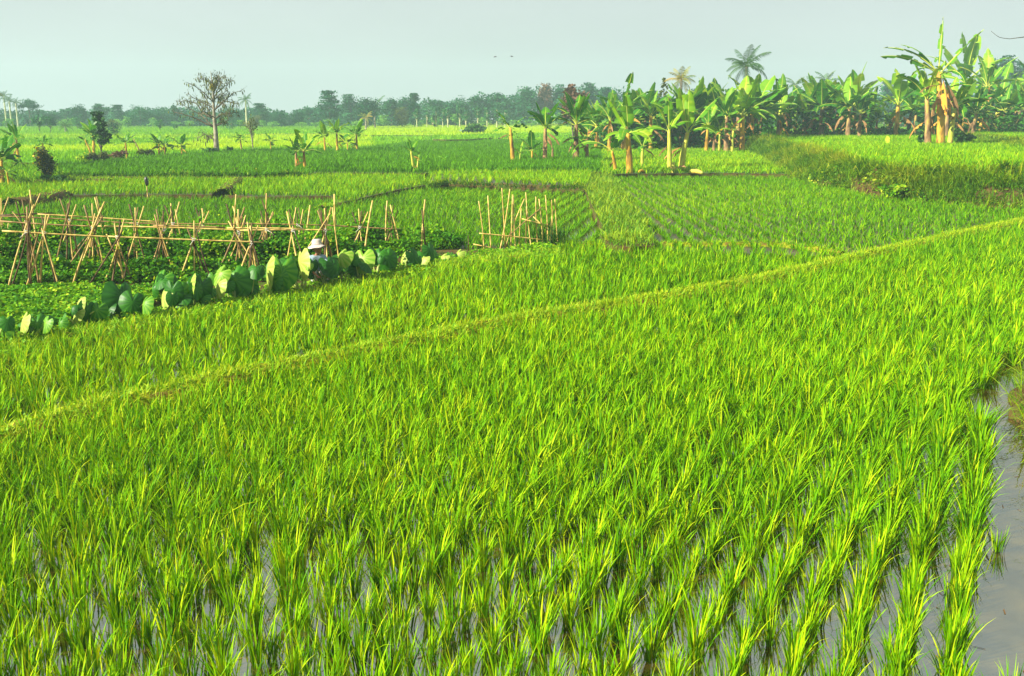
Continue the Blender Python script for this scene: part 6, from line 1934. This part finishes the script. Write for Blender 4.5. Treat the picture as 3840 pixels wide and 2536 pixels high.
def far_person():
    b = W(434.6, 128.2, 1.0)
    o = empty('person', b, 'tiny far person in a white shirt bending down at the foot of the wood', 'person', rz=math.radians(-70))
    J = {'pelvis': ((0, 0.05, 0.86), 0.13), 'waist': ((0, -0.05, 1.0), 0.12), 'chest': ((0, -0.25, 1.12), 0.14), 'upper': ((0, -0.37, 1.15), 0.11), 'neck': ((0, -0.47, 1.15), 0.055), 'head': ((0, -0.57, 1.13), 0.10), 'chin': ((0, -0.62, 1.07), 0.08)}
    Bn = [('pelvis', 'waist'), ('waist', 'chest'), ('chest', 'upper'), ('upper', 'neck'), ('neck', 'head'), ('head', 'chin')]
    for s, n in ((-1, 'l'), (1, 'r')):
        J.update({n + 'hip': ((s * 0.1, 0.05, 0.82), 0.10), n + 'kn': ((s * 0.11, -0.02, 0.45), 0.065), n + 'an': ((s * 0.11, 0.03, 0.07), 0.045), n + 'to': ((s * 0.12, -0.14, 0.03), 0.04), n + 'sh': ((s * 0.18, -0.36, 1.13), 0.07), n + 'el': ((s * 0.2, -0.42, 0.86), 0.05), n + 'wr': ((s * 0.15, -0.5, 0.62), 0.035)})
        Bn += [('pelvis', n + 'hip'), (n + 'hip', n + 'kn'), (n + 'kn', n + 'an'), (n + 'an', n + 'to'), ('upper', n + 'sh'), (n + 'sh', n + 'el'), (n + 'el', n + 'wr')]
        hand(J, Bn, n + 'wr', (s * 0.14, -0.52, 0.55), (0, -0.2, -1), (s, 0, 0), 1.0, n + 'h', 0.3)
    skin_body('body', J, Bn, M['skin'], o, 1)
    SJ = {'waist': ((0, -0.03, 0.98), 0.16), 'chest': ((0, -0.25, 1.12), 0.18), 'upper': ((0, -0.38, 1.15), 0.14)}
    SB = [('waist', 'chest'), ('chest', 'upper')]
    for s, n in ((-1, 'l'), (1, 'r')):
        SJ.update({n + 'sh': ((s * 0.18, -0.36, 1.13), 0.095), n + 'el': ((s * 0.2, -0.41, 0.9), 0.075)})
        SB += [('upper', n + 'sh'), (n + 'sh', n + 'el')]
    skin_body('shirt', SJ, SB, M['white_cloth'], o, 1)
    TJ = {'pelvis': ((0, 0.05, 0.88), 0.15)}
    TBn = []
    for s, n in ((-1, 'l'), (1, 'r')):
        TJ.update({n + 'hip': ((s * 0.1, 0.05, 0.82), 0.125), n + 'kn': ((s * 0.11, -0.02, 0.45), 0.085), n + 'hem': ((s * 0.11, 0.02, 0.15), 0.07)})
        TBn += [('pelvis', n + 'hip'), (n + 'hip', n + 'kn'), (n + 'kn', n + 'hem')]
    skin_body('trousers', TJ, TBn, M['hair'], o, 1)


far_person()
# ------------------------------------------------------------------ air, light, camera
SUN_TO = Vector((-0.80, -0.42, 0.0)).normalized()
SUN_EL = math.radians(33)
to = Vector((SUN_TO.x * math.cos(SUN_EL), SUN_TO.y * math.cos(SUN_EL), math.sin(SUN_EL)))
sd = bpy.data.lights.new('sun', 'SUN')
sd.energy = 5.0
sd.angle = math.radians(0.6)
sd.color = (1.0, 0.91, 0.76)
so = bpy.data.objects.new('sun', sd)
so.rotation_euler = to.to_track_quat('Z', 'Y').to_euler()
so.location = (0, 0, 40)
link(so)

hz = MB()
x0, x1, y0, y1, z0, z1 = -540, 540, -40, 640, -2.0, 34.0
v = [(x0, y0, z0), (x1, y0, z0), (x1, y1, z0), (x0, y1, z0), (x0, y0, z1), (x1, y0, z1), (x1, y1, z1), (x0, y1, z1)]
hz.add(v, np.array([[3, 2, 1, 0], [4, 5, 6, 7], [0, 1, 5, 4], [1, 2, 6, 5], [2, 3, 7, 6], [3, 0, 4, 7]]))
hm, nt, out = new_mat('pale_haze')
pv = nt.nodes.new('ShaderNodeVolumePrincipled')
pv.inputs['Color'].default_value = (0.55, 0.78, 0.86, 1)
pv.inputs['Density'].default_value = 0.0008
pv.inputs['Anisotropy'].default_value = 0.1
nt.links.new(pv.outputs[0], out.inputs['Volume'])
ho = tag(hz.build('haze', hm, flat=True), kind='stuff')

w = bpy.data.worlds.new('World')
scene.world = w
w.use_nodes = True
nt = w.node_tree
for n in list(nt.nodes):
    nt.nodes.remove(n)
out = nt.nodes.new('ShaderNodeOutputWorld')
bg = nt.nodes.new('ShaderNodeBackground')
sky = nt.nodes.new('ShaderNodeTexSky')
sky.sky_type = 'NISHITA'
sky.sun_disc = False
sky.sun_elevation = SUN_EL
sky.sun_rotation = math.atan2(SUN_TO.x, SUN_TO.y)
sky.air_density = 1.0
sky.dust_density = 4.0
sky.ozone_density = 1.0
mix = nt.nodes.new('ShaderNodeMix')
mix.data_type = 'RGBA'
mix.inputs['Factor'].default_value = 0.95
mix.inputs['B'].default_value = (2.26, 2.46, 2.43, 1)       # thin even overcast
nt.links.new(sky.outputs[0], mix.inputs['A'])
tc = nt.nodes.new('ShaderNodeTexCoord')
mp = nt.nodes.new('ShaderNodeMapping')
mp.inputs['Scale'].default_value = (1.0, 1.0, 3.5)
nt.links.new(tc.outputs['Generated'], mp.inputs[0])
nz = nt.nodes.new('ShaderNodeTexNoise')                   # faint veils in the overcast
nz.inputs['Scale'].default_value = 2.2
nz.inputs['Detail'].default_value = 6
nt.links.new(mp.outputs[0], nz.inputs['Vector'])
mr = nt.nodes.new('ShaderNodeMapRange')
mr.inputs['From Min'].default_value = 0.3
mr.inputs['From Max'].default_value = 0.7
mr.inputs['To Min'].default_value = 0.93
mr.inputs['To Max'].default_value = 1.07
nt.links.new(nz.outputs['Fac'], mr.inputs[0])
vm = nt.nodes.new('ShaderNodeVectorMath')
vm.operation = 'SCALE'
nt.links.new(mix.outputs['Result'], vm.inputs[0])
nt.links.new(mr.outputs[0], vm.inputs['Scale'])
nt.links.new(vm.outputs[0], bg.inputs['Color'])
bg.inputs['Strength'].default_value = 0.1
nt.links.new(bg.outputs[0], out.inputs['Surface'])

cam = bpy.data.cameras.new('camera')
cam.lens = 35.0
cam.sensor_width = 36.0
cam.sensor_fit = 'HORIZONTAL'
cam.clip_start = 0.1
cam.clip_end = 3000
co = bpy.data.objects.new('camera', cam)
co.location = (0, 0, H)
co.rotation_euler = (math.pi / 2 - PITCH, 0, 0)
link(co)
scene.camera = co

scene.view_settings.view_transform = 'Standard'
scene.view_settings.look = 'None'
scene.view_settings.exposure = 1.5
scene.view_settings.gamma = 1.0
scene.render.engine = 'CYCLES'
cy = scene.cycles
cy.max_bounces = 6
cy.diffuse_bounces = 2
cy.glossy_bounces = 3
cy.transmission_bounces = 4
cy.transparent_max_bounces = 6
cy.volume_bounces = 1
cy.caustics_reflective = False
cy.caustics_refractive = False
cy.use_denoising = True
try:
    cy.denoiser = 'OPENIMAGEDENOISE'
    cy.denoising_input_passes = 'RGB_ALBEDO_NORMAL'
except Exception:
    pass
